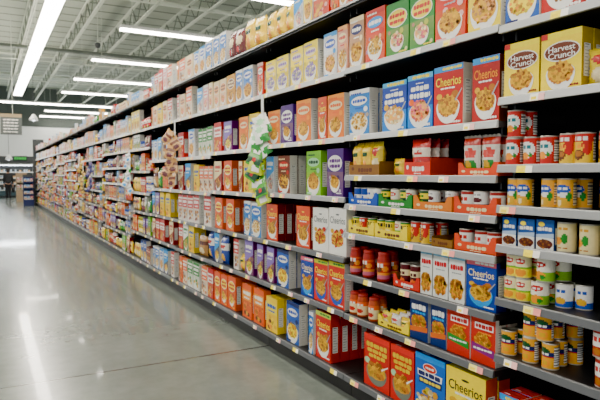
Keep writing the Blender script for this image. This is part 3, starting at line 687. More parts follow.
# ---- second bay
row(1, 8, [B('c_orange', 348, 366, .3), B('g5', 368, 388, .28), B('g9', 390, 412, .28), B('g4', 414, 438, .28), B('g20', 440, 468, .28), B('g2', 470, 496, .28)])
row(1, 7, [B('g5', 349, 363, .31), B('g6', 365, 384, .31), B('g2', 385, 407.5, .3), B('g2', 408.5, 432.5, .3), B('g3', 433.5, 463.5, .31, 1), B('g4', 466, 498, .32, 1)])
row(1, 6, [B('g16', 347.5, 369, .28, 2), B('b_blue', 382, 406, .28, 1), B('b_blue2', 406.8, 432, .29), B('c_red', 433, 462, .3, 1), B('c_red2', 471, 498, .3)])
row(1, 5, [T('t_kraft', 349, 379, ('bag', ['p_yel', 'p_yel', 'p_yel2'], (.13, .08, .2), 2), .2, .95), P_('p_yel', 391, 403, .1, .04, 0, .06), T('t_redbig', 404, 430, ('bag', ['p_red'], (.15, .06, .195), 3), .3, 1.05), T('t_orange', 458, 497.5, ('bag', ['p_rw', 'p_rw'], (.13, .05, .19), 3), .26, .82)])
row(1, 4, [T('t_blue', 348, 377.5, ('can', ['k_blue', 'k_blue', 'k_wb', 'k_wb'], (.066, .066, .1), 3), .24, .95), T('t_green', 378.5, 412, ('can', ['k_green', 'k_grn', 'k_green', 'k_grn'], (.066, .066, .1), 3), .24, .98), T('t_amber', 413.5, 452, ('can', ['k_green', 'k_wbrn', None, 'k_wbrn'], (.07, .07, .1), 2), .24, 1.0), T('t_orange', 454, 497, ('can', ['k_rw', 'k_wbrn', 'k_rw'], (.074, .074, .105), 3), .24, 1.05)])
row(1, 3, [T('t_yellow', 348, 374, ('can', ['k_yblk', 'k_soupy', 'k_yblk'], (.066, .066, .1), 3), .24, 1.05), T('t_yellow', 375, 407.5, ('can', ['k_yblk', 'k_yblk', 'k_yel', 'k_yblk'], (.066, .066, .1), 3), .24, 1.05), C('k_soupy', 414, .036, .115, 1, 2), C('k_soupy', 426, .036, .115, 1, 1), T('t_kraft', 432, 453, None, .22, .6), T('t_orange', 455, 497, ('can', ['k_rw', 'k_rw', 'k_rw'], (.072, .072, .1), 3), .24, 1.05)])
row(1, 2, [C('j_pb', 355, .038, .165, 1, 1), C('j_pb', 368.5, .038, .165, 1, 1), C('j_pb', 385, .04, .17, 1, 1), T('t_red', 394, 420, ('can', ['k_mar', 'k_mar'], (.07, .07, .13), 3), .24, .95), B('w_flakes', 420.5, 433, .235), B('w_flakes', 434, 449, .235), B('w_flakes', 450, 466, .235, 1), B('c_blue', 467.5, 498, .225)])
row(1, 1, [C('j_sauce', 354, .036, .14, 1, 1), C('j_sauce', 365, .036, .14, 1, 1), C('j_sauce', 375.5, .036, .14, 1, 1), T('t_yellow', 379, 410, ('bag', ['p_yel2', 'p_wht', 'p_yel'], (.08, .05, .085), 3), .24, .8), B('pasta_blue', 411, 429.5, .215, 1), B('pasta_blue', 432, 448, .21, 1), B('mix_green', 448.8, 472, .22, 1), B('mix_purple', 473, 498, .222, 1)])
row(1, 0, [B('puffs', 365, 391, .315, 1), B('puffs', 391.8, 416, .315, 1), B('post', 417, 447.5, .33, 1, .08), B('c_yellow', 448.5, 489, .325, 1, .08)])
# ---- third bay
row(2, 6, [P_('p_yel', 266, 274, .24), P_('p_yel', 275, 283, .24), P_('p_yel', 284, 292, .23), B('g26', 294, 303, .3), B('g4', 303.6, 312, .3), B('g23', 313.5, 330, .26), B('g21', 331, 338, .26), B('g9', 339, 347, .28)])
row(2, 5, [B('g7', 265, 276, .26), B('g7', 276.8, 290, .265), B('g7', 290.8, 303, .28, 1), B('g7', 303.8, 317.5, .285, 2), B('g8', 323.5, 336.5, .29), B('g9', 337.3, 347, .3)])
row(2, 4, [B('g10', 268.5, 280, .27), B('g11', 281, 295.5, .29), B('g10', 296.5, 311, .3, 2), B('c_orange', 318, 326.5, .29), B('g10', 327.5, 345.5, .29)])
row(2, 3, [B('g26', 265.5, 274, .29, 1), B('g13', 278, 291.5, .29, 4), B('g12', 306.5, 325.5, .31, 1), B('g11', 327, 346, .315)])
row(2, 2, [B('c_orange', 266.5, 280, .29, 4), B('c_orange', 296.5, 312.5, .3), B('c_white', 313, 328.5, .3), B('c_white', 329, 346.5, .31)])
row(2, 1, [B('g17', 265.5, 274, .285, 1), B('g28', 277, 291.5, .29, 2), B('c_blue', 301, 313.5, .285), B('c_bluered', 314.3, 328, .29), B('c_bluered', 328.8, 345, .3)])
row(2, 0, [B('g18', 264.5, 280, .28, 2), B('g28', 286.5, 302, .31, 2, .08), B('g16', 309, 313.5, .3), B('c_redlow', 316, 337, .33, 4, .075)])
# ---- fourth bay
row(3, 6, [B('g16', 214, 220, .3), B('g16', 220.6, 227, .3), P_('p_drk', 228, 235, .26), P_('p_drk', 235.8, 243, .25), P_('p_yel', 244.5, 253, .28), P_('p_yel', 254, 263, .26)])
row(3, 5, [B('g15', 214.5, 220, .27), B('g15', 220.5, 227, .27), B('g29', 227.6, 235.5, .28), B('g1', 236.3, 243, .29), B('g1', 243.8, 254, .29, 1), B('g3', 258, 263.5, .28)])
row(3, 4, [B('g23', 214.5, 223.5, .29), B('g17', 224.3, 237.5, .28), B('g10', 239.5, 248.5, .29), B('g18', 249.5, 262.5, .3)])
row(3, 3, [B('g14', 214.5, 223, .29), B('g30', 224, 234.5, .29, 2), B('g14', 239, 242.5, .28), B('g18', 243.8, 256, .28, 2)])
row(3, 2, [B('g30', 215, 225.3, .3), B('g30', 226, 236.5, .3, 2), B('g16', 244, 250.5, .3), B('g16', 251.3, 262.8, .29)])
row(3, 1, [B('g22', 214, 219, .29), P_('p_blu', 219.5, 225, .28), B('g20', 233.5, 238.5, .28), P_('p_yel', 239, 244, .16), B('g17', 244.7, 253, .3, 1), B('g17', 257, 263, .29)])
row(3, 0, [B('g30', 213.5, 219.5, .3), B('g30', 220.2, 226.8, .3), B('g30', 227.5, 235, .31, 2), B('g21', 242, 252.5, .3), B('g21', 253.2, 263.5, .3)])
# ---- fifth bay
row(4, 6, [B('g10', 176, 180.5, .27), B('g24', 181, 187, .27), B('g15', 187.6, 193.5, .27), B('g8', 195, 200, .26), B('g8', 200.5, 206, .28), B('g16', 206.6, 213, .3)])
row(4, 5, [B('g20', 175, 180, .29), B('g15', 180.6, 186, .28), B('g24', 187, 196.5, .33), B('g26', 198, 203.5, .27), B('g27', 204, 209, .28), B('g15', 209.6, 213.3, .28)])
row(4, 4, [B('g23', 177, 187.5, .3, 1), B('g8', 189, 197.5, .31), B('g19', 199, 202.8, .29), B('g19', 203.2, 207, .29), B('g19', 207.5, 212.8, .3)])
row(4, 3, [B('g14', 176, 184, .29), B('g22', 185.5, 192.5, .31), B('g18', 194, 199, .29), B('g24', 199.6, 203.6, .27), B('g24', 204.1, 208.3, .27), B('g24', 208.9, 213, .27)])
row(4, 2, [B('g20', 177.5, 182, .3), B('g20', 182.5, 187, .3), B('g20', 187.6, 193, .3), B('g20', 193.6, 199, .31, 1), B('g20', 204, 211, .31, 1)])
row(4, 1, [B('g23', 173.8, 177.7, .29), B('g23', 178.2, 182.3, .29), B('g25', 182.9, 187.8, .3), B('g18', 188.4, 193.5, .3, 1), P_('p_tan', 198, 204, .22), P_('p_blu', 206.5, 212, .3)])
row(4, 0, [B('g13', 174, 177.4, .31), B('g21', 177.9, 181.5, .3), B('g24', 182.1, 186.3, .3), B('g19', 186.9, 192, .3), B('g19', 192.6, 198.6, .3, 1), B('g24', 201, 206.5, .3), B('g23', 207.2, 212.6, .3, 1)])
# ---- sixth bay
row(5, 6, [B('g8', 151.5, 155, .26), B('g20', 156, 159.5, .28), B('g23', 160, 163.6, .3), B('g27', 164.2, 168, .3), B('g24', 168.6, 173, .29)])
row(5, 5, [B('g10', 151, 154, .27), B('g15', 154.5, 158, .27), B('g18', 158.6, 163, .28), B('g15', 163.6, 168, .28), B('g20', 168.6, 173, .29)])
row(5, 4, [B('g8', 151.3, 154, .28), B('g8', 154.5, 158, .28), B('g22', 158.6, 162, .3), P_('p_tan', 162.6, 166, .26), B('g26', 166.6, 170, .28)])
row(5, 3, [P_('p_tan', 152, 157, .28), P_('p_grn', 157.6, 161, .27), B('g21', 163, 168, .29), B('g14', 168.6, 173.2, .29)])
row(5, 2, [B('g22', 151, 155, .29), B('g17', 155.5, 159.3, .29), B('g18', 160, 165, .3), B('g18', 165.6, 170, .3, 1)])
row(5, 1, [B('g14', 151.3, 155, .27), B('g23', 155.6, 159, .28), B('g23', 159.6, 164, .28, 1), B('g14', 169, 173, .28)])
row(5, 0, [B('g16', 150.8, 154, .29), B('g16', 154.6, 158.3, .29), B('g8', 159, 162.5, .29), B('g22', 163, 168, .3, 1), B('g20', 170.5, 173.4, .31)])

# ---- the rest of the run, filled shelf by shelf
PALE = ['g15', 'g27', 'g26', 'g8', 'g9', 'g24', 'g20', 'g1', 'g4', 'g19', 'g10', 'g29', 'g23']
MID = ['g10', 'g18', 'g23', 'g21', 'g14', 'g22', 'g28', 'g25', 'g29', 'g17', 'g13', 'g30', 'g24', 'g8', 'c_orange']
LOW = ['g23', 'g21', 'g14', 'g18', 'g25', 'g22', 'g30', 'g17', 'g13', 'g12', 'g29', 'c_red', 'g28']
BG = ['p_yel', 'p_red', 'p_grn', 'p_org', 'p_yel', 'p_tan', 'p_blu', 'p_drk', 'p_org', 'p_red', 'p_yel2']
CN = list(CANS)
rf = random.Random(21)
for b in range(6, NB):
    y0, y1 = bay_y(b)
    for i, z in enumerate(SH[b]):
        gap = (SH[b][i + 1] - z - .055) if i + 1 < len(SH[b]) else .3
        y = y1 - .012; n_ = 0
        top = i >= len(SH[b]) - 2
        pal = PALE if top else (MID if z > 1.0 else LOW)
        while y > y0 + .06:
            r = rf.random()
            if top: kd = 'box' if r < .9 else 'bag'
            elif z > .95: kd = 'box' if r < .42 else 'bag' if r < .72 else 'can' if r < .9 else 'jar'
            else: kd = 'bag' if r < .42 else 'box' if r < .76 else 'can' if r < .92 else 'jar'
            n = rf.choice((1, 2, 2, 3)) if kd != 'can' else rf.choice((2, 3, 4))
            if kd == 'box': des = rf.choice(pal); w = rf.uniform(.1, .17); h = min(gap, rf.uniform(.22, .31) if i < len(SH[b]) - 1 else rf.choice((.08, .11, .14, .18, .24))); d = .07
            elif kd == 'bag': des = rf.choice(BG); w = rf.uniform(.12, .17); h = min(gap - .03, rf.uniform(.15, .23)); d = .06
            elif kd == 'can': des = rf.choice(CN); w = .074; h = .115; d = .074
            else: des = rf.choice(list(JARS)); w = .08; h = .17; d = .08
            for q in range(n):
                if y - w < y0 + .012: break
                yy = y - w / 2
                st = 2 if kd == 'can' and gap > .24 else 1
                sb = rf.random() * .012
                for s in range(st): put(des, b, i, yy, z + .0005 + s * (h + .0025), XS + .022 + sb, w, h, d, note=' stacked above' if s else '', front=s == 0)
                y -= w + rf.uniform(.003, .008)
            else:
                if rf.random() < .3: y -= rf.uniform(.02, .07) * (4 if i == len(SH[b]) - 1 else 1)
                continue
            break

# number the fronts along every shelf, from the left
rows = {}
for it in ITEMS: rows.setdefault((it['b'], it['i']), []).append(it)
for key, lst in rows.items():
    ys = sorted({round(it['y'], 3) for it in lst if 'tray' not in it['note']}, reverse=True)
    for it in lst:
        if 'tray' not in it['note']: it['n'] = ys.index(round(it['y'], 3)) + 1
seen = {}
def make(it):
    kind, look, fn = DES[it['des']]
    nm, cat, mat, cs, grp = KIND[kind]
    g, me, size = getmesh(it['des'])
    base = (size[0], size[1], size[2]) if kind != 'jar' else (.08, .08, .169)
    sc = ((it['w'] or base[0]) / base[0], (it['d'] or base[1]) / base[1], (it['h'] or base[2]) / base[2])
    if kind == 'tray': sc = (it['w'] / .2, it['d'] / .24, it['h'] / .078)
    if kind == 'can': sc = (it['w'] / (2 * CR * 1.015), it['d'] / (2 * CR * 1.015), it['h'] / CHT)
    if kind == 'box': sc = (sc[0], it['d'] / CD if abs(size[1] - CD) < .003 else sc[1], sc[2])
    return kind, look, nm, cat, mat, grp, g, me, sc
def fit(lk, tail):
    return ' '.join((lk + tail).split()[:16])
by = {}
for it in ITEMS: by.setdefault(DES[it['des']][0], []).append(it)
used = set()
STUFFLAB = dict(box='many small grocery boxes filling the distant shelves at far left', can='many small food cans filling the distant shelves at far left', bag='many small food bags filling the distant shelves at far left', jar='many small food jars on the distant shelves')
for kind, lst in by.items():
    lst.sort(key=lambda it: (it['y'] + (it['x'] - XS) * 4))
    stuff = G()
    for idx, it in enumerate(lst):
        kind, look, nm, cat, mat, grp, g, me, sc = make(it)
        rz = -pi / 2 + (it['yaw'])
        loc = Vector((it['x'], it['y'], it['z']))
        if kind in ('can', 'jar') and it['yaw']:      # turn about the can's own axis
            r = it['d'] / 2; loc += Vector((r - r * cos(it['yaw']), r * sin(it['yaw']), 0))
        if idx >= 300:
            m4 = Matrix.Translation(loc) @ Matrix.Rotation(rz, 4, 'Z') @ Matrix.Diagonal((*sc, 1))
            stuff.add(g, m4); continue
        o = link(nm, me, None, loc, rz, sc)
        sn, bn = shelfname(it['b'], it['i']), bayname(it['b'])
        short = look.replace(' cereal', '').split(' with ')[0]
        opts = []
        if 'tray' in it['note']:
            tail = it['note'] + ', ' + sn
            opts = [look + tail, look.replace(' with', ' and') + ' farther back' + tail, look + ' at the back' + tail, short + ' farthest back' + tail]
        else:
            where = ', ' + ORD[it['n']] + ' from left, ' + sn + ', ' + bn
            for nt in (it['note'], it['note'] + ' second row', it['note'] + ' third row', it['note'] + ' last row'):
                opts += [lk + nt + where for lk in (look, look.replace(' cereal', ''), look.split(' and ')[0] if ' with ' in look else look, short)]
        lab = next((q for q in opts if q not in used and len(q.split()) <= 16), None) or next(q for q in opts if len(q.split()) <= 17)
        used.add(lab)
        tag(o, lab, cat, grp)
        if kind == 'can' and it['b'] < 6: link('lid', LID, o)
        if kind == 'jar' and it['b'] < 9: link('lid', JLID, o)
    if stuff.v:
        o = link(KIND[kind][0] + '_stock', stuff.mesh(KIND[kind][0] + '_stock', KIND[kind][2], kind in ('can', 'jar', 'bag')))
        tag(o, STUFFLAB.get(kind, 'many small packets on the distant shelves'), cat, None, 'stuff')

# ------------------------------------------------------------------ clip strips with hanging packets
def clip(kb, z1, z0, designs, word, where, seed, lead=.06):
    y = BAY0 + BW * kb - .03; rr = random.Random(seed)
    z1 = min(SH[kb], key=lambda q: abs(q - z1)) - .002
    g = G(); g.box(-.004, 0, -.022, .022, z0 - z1, 0)
    o = link('clip_strip', g.mesh('clip_strip', M['strip']), None, (XS - .0165, y, z1))
    tag(o, 'narrow white clip strip hanging from a shelf edge ' + where, 'clip strip', 'clip strips on the shelf edges')
    hk = G(); hk.bar((-.004, 0, 0), (-.036, 0, 0), .0035); hk.bar((-.036, 0, 0), (-.036, 0, .01), .003); hm = hk.mesh('hook', M['strip'])
    n = len(designs); z = z1 - lead
    step = (z1 - z0 - lead - .05) / n
    for i, d in enumerate(designs):
        link('hook', hm, o, (0, 0, z - z1))
        gg, me, size = getmesh(d)
        q = link('hanging_packet', me, None)
        tl = rr.uniform(-.65, .65); sx = rr.uniform(-.02, .02)
        m4 = Matrix.Translation((XS - .05, y + sx, z + .012)) @ Matrix.Rotation(radians(-90 + 46 + rr.uniform(-22, 22)), 4, 'Z') @ Matrix.Rotation(tl, 4, 'Y') @ Matrix.Rotation(-.25, 4, 'X') @ Matrix.Diagonal((1.15, 1, 1.15, 1) if kb < 5 else (.8, 1, .95, 1)) @ Matrix.Translation((0, -.012, -.15))
        q.matrix_world = m4
        tag(q, DES[d][1] + ', ' + ORD[i + 1] + ' from top of the ' + word + ' clip strip', 'packet', KIND['packet'][4])
        z -= step
clip(2, 2.04, 1.22, ['h_wg', 'h_wg', 'h_wg', 'h_wg', 'h_gr', 'h_yg', 'h_gr', 'h_yg', 'h_gr', 'h_yg'], 'nearest', 'with green and white packets', 1, .18)
clip(4, 2.04, 1.30, ['h_br', 'h_br', 'h_br', 'h_br', 'h_br', 'h_br', 'h_br'], 'second', 'with tan jerky packets', 2, .14)
clip(6, 1.80, 1.10, ['h_wh', 'h_wh', 'h_wg', 'h_wh', 'h_wh', 'h_wh'], 'third', 'with white and grey packets', 3)
clip(9, 1.85, 1.0, ['h_pu', 'h_pu', 'h_pu', 'h_pu', 'h_pu', 'h_pu'], 'fourth', 'with purple packets', 4)
clip(10, 1.90, .95, ['h_ye', 'h_ye', 'h_ye', 'h_ye', 'h_ye', 'h_ye', 'h_ye'], 'fifth', 'with pale yellow packets', 5)

# ------------------------------------------------------------------ room shell
YB = 40.2
ZC = 6.9
g = G(); g.box(-9, 14, -5, YB, -.1, 0); struct('floor', g, M['floor'])
g = G(); g.box(-9, 14, -5, YB, ZC, ZC + .1); struct('ceiling', g, M['deck'])
g = G(); g.box(-9, 14, YB, YB + .2, 0, 4.45); struct('wall_back', g, M['wall'])
g = G(); g.box(-9, 14, YB - .05, YB + .2, 4.45, ZC); struct('wall_back_upper', g, M['dwall'])
# joists running along the aisle
k = 0
for x in [-3.2, -1.7, -.2, 1.25, 2.8, 4.15, 5.6, 7.05, 8.5, 9.95, 11.4]:
    g = G(); W = G(); zb, zt = 6.02, 6.62
    for zz in (zb, zt):
        g.box(x - .045, x - .014, -3, YB - .06, zz - .022, zz + .022); g.box(x + .014, x + .045, -3, YB - .06, zz - .022, zz + .022)
    n = 34; st = (YB - 3 + 5) / n
    for i in range(n):
        a = -3 + i * (YB + 2.9) / n; c = a + (YB + 2.9) / n
        W.bar((x, a, zt), (x, (a + c) / 2, zb), .018, n=4); W.bar((x, (a + c) / 2, zb), (x, c, zt), .018, n=4)
    k += 1; struct('trim_%d' % k, g, M['joist']); k += 1; struct('trim_%d' % k, W, M['web'])
g = G(); g.box(-8, 14, 22.6, 22.8, 5.9, 6.0); k += 1; struct('trim_%d' % k, g, M['beam'])
g = G()
for yy in (6.0, 12.2, 17.5, 28, 33.5): g.bar((-8, yy, 6.66), (14, yy, 6.66), .05, n=8)
k += 1; struct('trim_%d' % k, g, M['joist'])
g = G()
for yy in (9, 15.5, 25.5, 31): g.bar((-8, yy, 6.0), (14, yy, 6.0), .025, n=6)
k += 1; struct('trim_%d' % k, g, M['joist'])

# ------------------------------------------------------------------ strip lights
ZL = 5.03
def strip_light(x0, x1, y0, y1, lab, w=.34):
    along = (y1 - y0) > (x1 - x0)
    cx, cy = (x0 + x1) / 2, (y0 + y1) / 2
    root = link('strip_light', None, None, (cx, cy, ZL)); tag(root, lab, 'ceiling light', 'strip lights under the roof deck')
    g = G(); hx, hy = (x1 - x0) / 2, (y1 - y0) / 2
    e = .08 if not along else 0; g.box(-hx, hx, -hy + .03 * (e > 0), hy - .03 * (e > 0), 0, .045); link('diffuser', g.mesh('diffuser', M['lamp']), root)
    g = G()
    if along: g.box(-hx * .7, hx * .7, -hy, hy, .05, .09)
    else: g.box(-hx, hx, -hy * 1.3, hy * 1.3, .046, .12)
    link('housing', g.mesh('housing', M['white']), root)
    g = G(); L_ = max(hx, hy) * 2; n = max(2, int(L_ / 3.5))
    for i in range(n + 1):
        t = -L_ / 2 + .3 + (L_ - .6) * i / n
        p = (0, t) if along else (t, 0)
        g = G(); g.bar((p[0], p[1], .088), (p[0], p[1], ZC - ZL), .006)
        link('hanger_rod', g.mesh('hanger_rod', M['joist']), root)
strip_light(1.17, 1.51, -3, 29.3, 'long glowing strip light running down the aisle at upper left', .34)
strip_light(-3.2, -2.86, -3, 29.3, 'long strip light over the neighbouring aisle, outside the frame on the left')
for i, y in enumerate((6.6, 10.9, 14.85, 19.2, 23.4, 27.4, 35.9, 39.4)):
    nm = ['nearest and highest', 'second', 'third', 'fourth', 'fifth', 'sixth', 'seventh, past the full-width light,', 'last, close to the back wall,']
    strip_light(3.02, 11, y - .1, y + .1, 'white crosswise strip light above the shelving, ' + nm[i] + ' in the row')
strip_light(-8, 11, 32.3, 32.55, 'full-width crosswise strip light near the back wall')

# ------------------------------------------------------------------ end of the run, hanging sign, displays, cold cases
ye = bay_y(NB - 1)[1]
root = link('end_panel', None, None, (XS, ye + .02, 0)); tag(root, 'dark tall end panel closing the far end of the shelving', 'panel')
g = G(); g.box(-.1, .6, 0, .04, 0, 2.62); link('board', g.mesh('board', M['dark']), root)
g = G(); g.box(-.1, .35, -.06, .1, 2.62, 3.0); link('top_box', g.mesh('top_box', M['dark']), root)
def px(u, dep):   # ground position at a viewing depth
    a = radians(YAW); xc = (u - 300) / 570 * dep
    return xc * cos(a) + dep * sin(a), -xc * sin(a) + dep * cos(a)
# aisle sign
root = link('aisle_sign', None, None, (.45, 22.3, 2.8)); tag(root, 'grey hanging aisle sign with pale header and text lines', 'sign')
g = G(); g.box(-.68, .68, 0, .04, 0, .72); link('board', g.mesh('board', M['signgrey']), root)
g = G(); f = Face(g, 1.36, .72)
f.r(0, .84, 1, 1, (176, 160, 134))
for c0 in (.04, .54):
    for j in range(5): f.scrib(c0 + .03, .1 + j * .145, c0 + .38, .17 + j * .145, 'white', 9, j + int(c0 * 10))
f.r(.495, 0, .505, .84, 'white')
link('sign_print', g.mesh('sign_print', M['tag']), root)
g = G()
for xx in (-.4, .4):
    g = G(); g.bar((xx, .02, .72), (xx, .02, ZC - 2.8), .012); link('hanging_cord', g.mesh('hanging_cord', M['joist']), root)
# blue floor display
dx, dy = px(28.5, 25.6)
root = link('floor_display', None, None, (dx, dy, 0)); tag(root, 'blue cardboard floor display with four shelves at the end of the shelving', 'display stand')
g = G(); g.box(-.21, -.19, 0, .4, 0, 1.3); g.box(.19, .21, 0, .4, 0, 1.3); g.box(-.21, .21, .38, .4, 0, 1.3); link('case', g.mesh('case', M['bluecard']), root)
g = G(); g.box(-.19, .19, 0, .38, 0, .28); link('base', g.mesh('base', M['bluecard']), root)
for z in (.52, .8, 1.08):
    g = G(); g.box(-.19, .19, 0, .38, z - .02, z); g.box(-.19, .19, -.01, 0, z - .05, z + .02); link('shelf', g.mesh('shelf', M['bluecard']), root)
g = G(); g.box(-.21, .21, .39, .4, 1.3, 1.4); link('header', g.mesh('header', M['dark']), root)
for lv, z in enumerate((.281, .521, .801, 1.081)):
    for q in range(3):
        gg, me, size = getmesh(('g8', 'g26', 'g20')[q])
        o = link('snack_box', me, None, (dx - .125 + q * .125, dy + .03, z), 0, (.11 / .19, 1, .15 / .28))
        tag(o, DES[('g8', 'g26', 'g20')[q]][1] + ', ' + ORD[lv + 1] + ' level up of the blue floor display', 'box', 'white boxes in the blue floor display')
# tan shipper display beside it
dx, dy = px(22, 29.3)
root = link('cardboard_shipper', None, None, (dx, dy, 0)); tag(root, 'tan cardboard shipper stand left of the blue display', 'display stand')
g = G(); g.box(-.26, .26, 0, .5, 0, .62); link('base', g.mesh('base', M['kraft']), root)
g = G(); g.box(-.26, -.24, 0, .5, .62, 1.35); g.box(.24, .26, 0, .5, .62, 1.35); g.box(-.26, .26, .48, .5, .62, 1.5); link('case', g.mesh('case', M['kraft']), root)
g = G(); g.box(-.24, .24, 0, .48, .98, 1.0); link('shelf', g.mesh('shelf', M['kraft']), root)
for lv, z in enumerate((.621, 1.001)):
    for q in range(4):
        d = ('p_wht', 'p_rw', 'p_wht', 'p_tan')[q]; gg, me, size = getmesh(d)
        o = link('snack_bag', me, None, (dx - .175 + q * .117, dy + .05, z), 0, (.105 / .15, 1, 1.3))
        tag(o, DES[d][1] + (', upper' if lv else ', lower') + ' shelf of the tan cardboard shipper', 'bag', 'bags in the tan cardboard shipper')
# refrigerated cases along the back wall
CASEL = ['left', 'middle', 'right']
rc = random.Random(3)
mk = G(); mk.box(-.04, .04, 0, .07, 0, .16, L((236, 236, 230)), dict(front=L((228, 230, 228)))); f = Face(mk, .08, .16); f.r(0, .3, 1, .6, 'sky'); f.scrib(.15, .38, .85, .52, 'white', 3, 1)
mk.v += []; mkm = mk.mesh('milk_carton', M['carton'])
mk2 = G(); mk2.box(-.05, .05, 0, .07, 0, .12, L((240, 226, 190))); f = Face(mk2, .1, .12); f.e(.5, .6, .35, .25, 'amber'); mkm2 = mk2.mesh('dairy_tub', M['carton'])
for c in range(3):
    x0 = -2.6 + c * 2.6
    root = link('refrigerated_case', None, None, (x0, 39.2, 0)); tag(root, 'open dairy refrigerator along the back wall, ' + CASEL[c] + ' of three', 'refrigerator', 'open refrigerators on the back wall')
    g = G(); g.box(0, 2.58, 0, .9, .08, .42); g.box(0, 2.58, -.05, .02, .12, .36); link('base', g.mesh('base', M['teal']), root)
    g = G(); g.box(0, 2.58, .85, .95, .42, 2.05); link('back_panel', g.mesh('back_panel', M['dark']), root)
    g = G(); g.box(0, 2.58, .1, .95, 1.98, 2.08); link('canopy', g.mesh('canopy', M['white']), root)
    g = G(); g.box(.05, 2.53, .15, .25, 1.95, 1.98); link('light', g.mesh('light', M['lamp2']), root)
    for z in (.42, .8, 1.16, 1.52):
        g = G(); dpt = .1 if z < .5 else .3
        g.box(0, 2.58, dpt, .85, z, z + .025); g.box(0, 2.58, dpt - .02, dpt, z - .01, z + .05); link('shelf', g.mesh('shelf', M['white']), root)
        for q in range(20):
            xx = x0 + .1 + q * .125
            if xx < .4 or xx > 2.9 or rc.random() < .1: continue
            if rc.random() < .6:
                o = link('milk_carton', mkm, None, (xx, 39.2 + dpt + .03, z + .026)); tag(o, 'white carton on the lit shelves of the dairy refrigerators', 'carton', 'cartons in the dairy refrigerators')
            else:
                o = link('dairy_tub', mkm2, None, (xx, 39.2 + dpt + .03, z + .026)); tag(o, 'cream and yellow tub on the lit dairy refrigerator shelves', 'tub', 'tubs in the dairy refrigerators')
g = G(); g.box(-8, 12, 39.15, YB, 2.1, 2.52); k += 1; struct('trim_%d' % k, g, M['dark'])
g = G(); f = Face(g, .75, .3, 0); g.box(-.375, .375, 0, .03, 0, .3, L((40, 60, 50))); f.scrib(.06, .2, .94, .8, (110, 200, 120), 5, 4)
sx, sy = px(17, 34.9)
o = link('department_sign', g.mesh('department_sign', M['tag']), None, (1.85, 39.1, 2.24)); tag(o, 'small green lettered sign on the dark band above the refrigerators', 'sign')
# small pendant lamps
def pendant(x, y, z, lab):
    root = link('pendant_lamp', None, None, (x, y, z)); tag(root, lab, 'lamp')
    g = G(); g.lathe([(.02, .3), (.06, .28), (.16, .12), (.2, 0), (.185, 0), (.14, .11)], 20); link('shade', g.mesh('shade', M['white'], True), root)
    g = G(); g.lathe([(.001, -.02), (.07, .01), (.08, .06), (.05, .12), (.001, .14)], 16); link('bulb', g.mesh('bulb', M['lamp2'], True), root)
    g = G(); g.bar((0, 0, .29), (0, 0, ZC - z), .012); link('cord', g.mesh('cord', M['dark']), root)
x, y = px(9.5, 33); pendant(x, y, 2.25, 'small lit pendant lamp in front of the refrigerators at far left')
x, y = px(35, 26); pendant(x, y, 3.85, 'white pendant lamp hanging above the far end of the shelving')
# security camera dome hanging from the deck
x, y = px(100, 20)
root = link('security_camera', None, None, (x, y, 5.9)); tag(root, 'small dark security camera dome on a rod below the ceiling', 'camera')
g = G(); g.lathe([(.001, -.12), (.07, -.09), (.1, 0), (.1, .05), (.03, .09), (.001, .09)], 16); link('dome', g.mesh('dome', M['dark'], True), root)
g = G(); g.bar((0, 0, .08), (0, 0, ZC - 5.9), .015); link('rod', g.mesh('rod', M['joist']), root)

# ------------------------------------------------------------------ person
def skin_mesh(name, pts, edges, radii, mat, root=0, sub=2):
    me = bpy.data.meshes.new(name); me.from_pydata(pts, edges, [])
    o = bpy.data.objects.new(name, me); COLL.objects.link(o)
    m = o.modifiers.new('skin', 'SKIN'); m.use_smooth_shade = True
    s = o.modifiers.new('sub', 'SUBSURF'); s.levels = sub; s.render_levels = sub
    for i, r in enumerate(radii):
        v = me.skin_vertices[0].data[i]; v.radius = r if isinstance(r, tuple) else (r, r); v.use_root = (i == root)
    dg = bpy.context.evaluated_depsgraph_get(); dg.update()
    m2 = bpy.data.meshes.new_from_object(o.evaluated_get(dg)); m2.name = name
    bpy.data.objects.remove(o); m2.materials.clear(); m2.materials.append(mat)
    m2.polygons.foreach_set('use_smooth', [True] * len(m2.polygons)); return m2
x, y = px(8.3, 32.2)
per = link('person', None, None, (x, y, 0), .15)
tag(per, 'person in dark clothes seen from behind, holding a black bag', 'person')
pts = [(0, 0, .95), (0, 0, 1.15), (0, -.01, 1.38), (0, 0, 1.5), (0, .01, 1.6), (0, .02, 1.70),
       (-.17, 0, 1.42), (-.21, .0, 1.15), (-.2, .1, .92), (-.19, .14, .83),
       (.17, 0, 1.42), (.21, -.02, 1.14), (.24, .04, .90), (.25, .06, .80),
       (-.08, 0, .9), (-.075, .06, .50), (-.07, .05, .09), (-.07, .17, .04), (.08, 0, .9), (.075, .0, .50), (.075, -.08, .09), (.075, .04, .04)]
ed = [(0, 1), (1, 2), (2, 3), (3, 4), (4, 5), (2, 6), (6, 7), (7, 8), (8, 9), (2, 10), (10, 11), (11, 12), (12, 13), (0, 14), (14, 15), (15, 16), (16, 17), (0, 18), (18, 19), (19, 20), (20, 21)]
rad = [.1, .1, .13, .06, .085, .09, .06, .045, .03, .03, .06, .045, .03, .03, .09, .06, .04, .035, .09, .06, .04, .035]
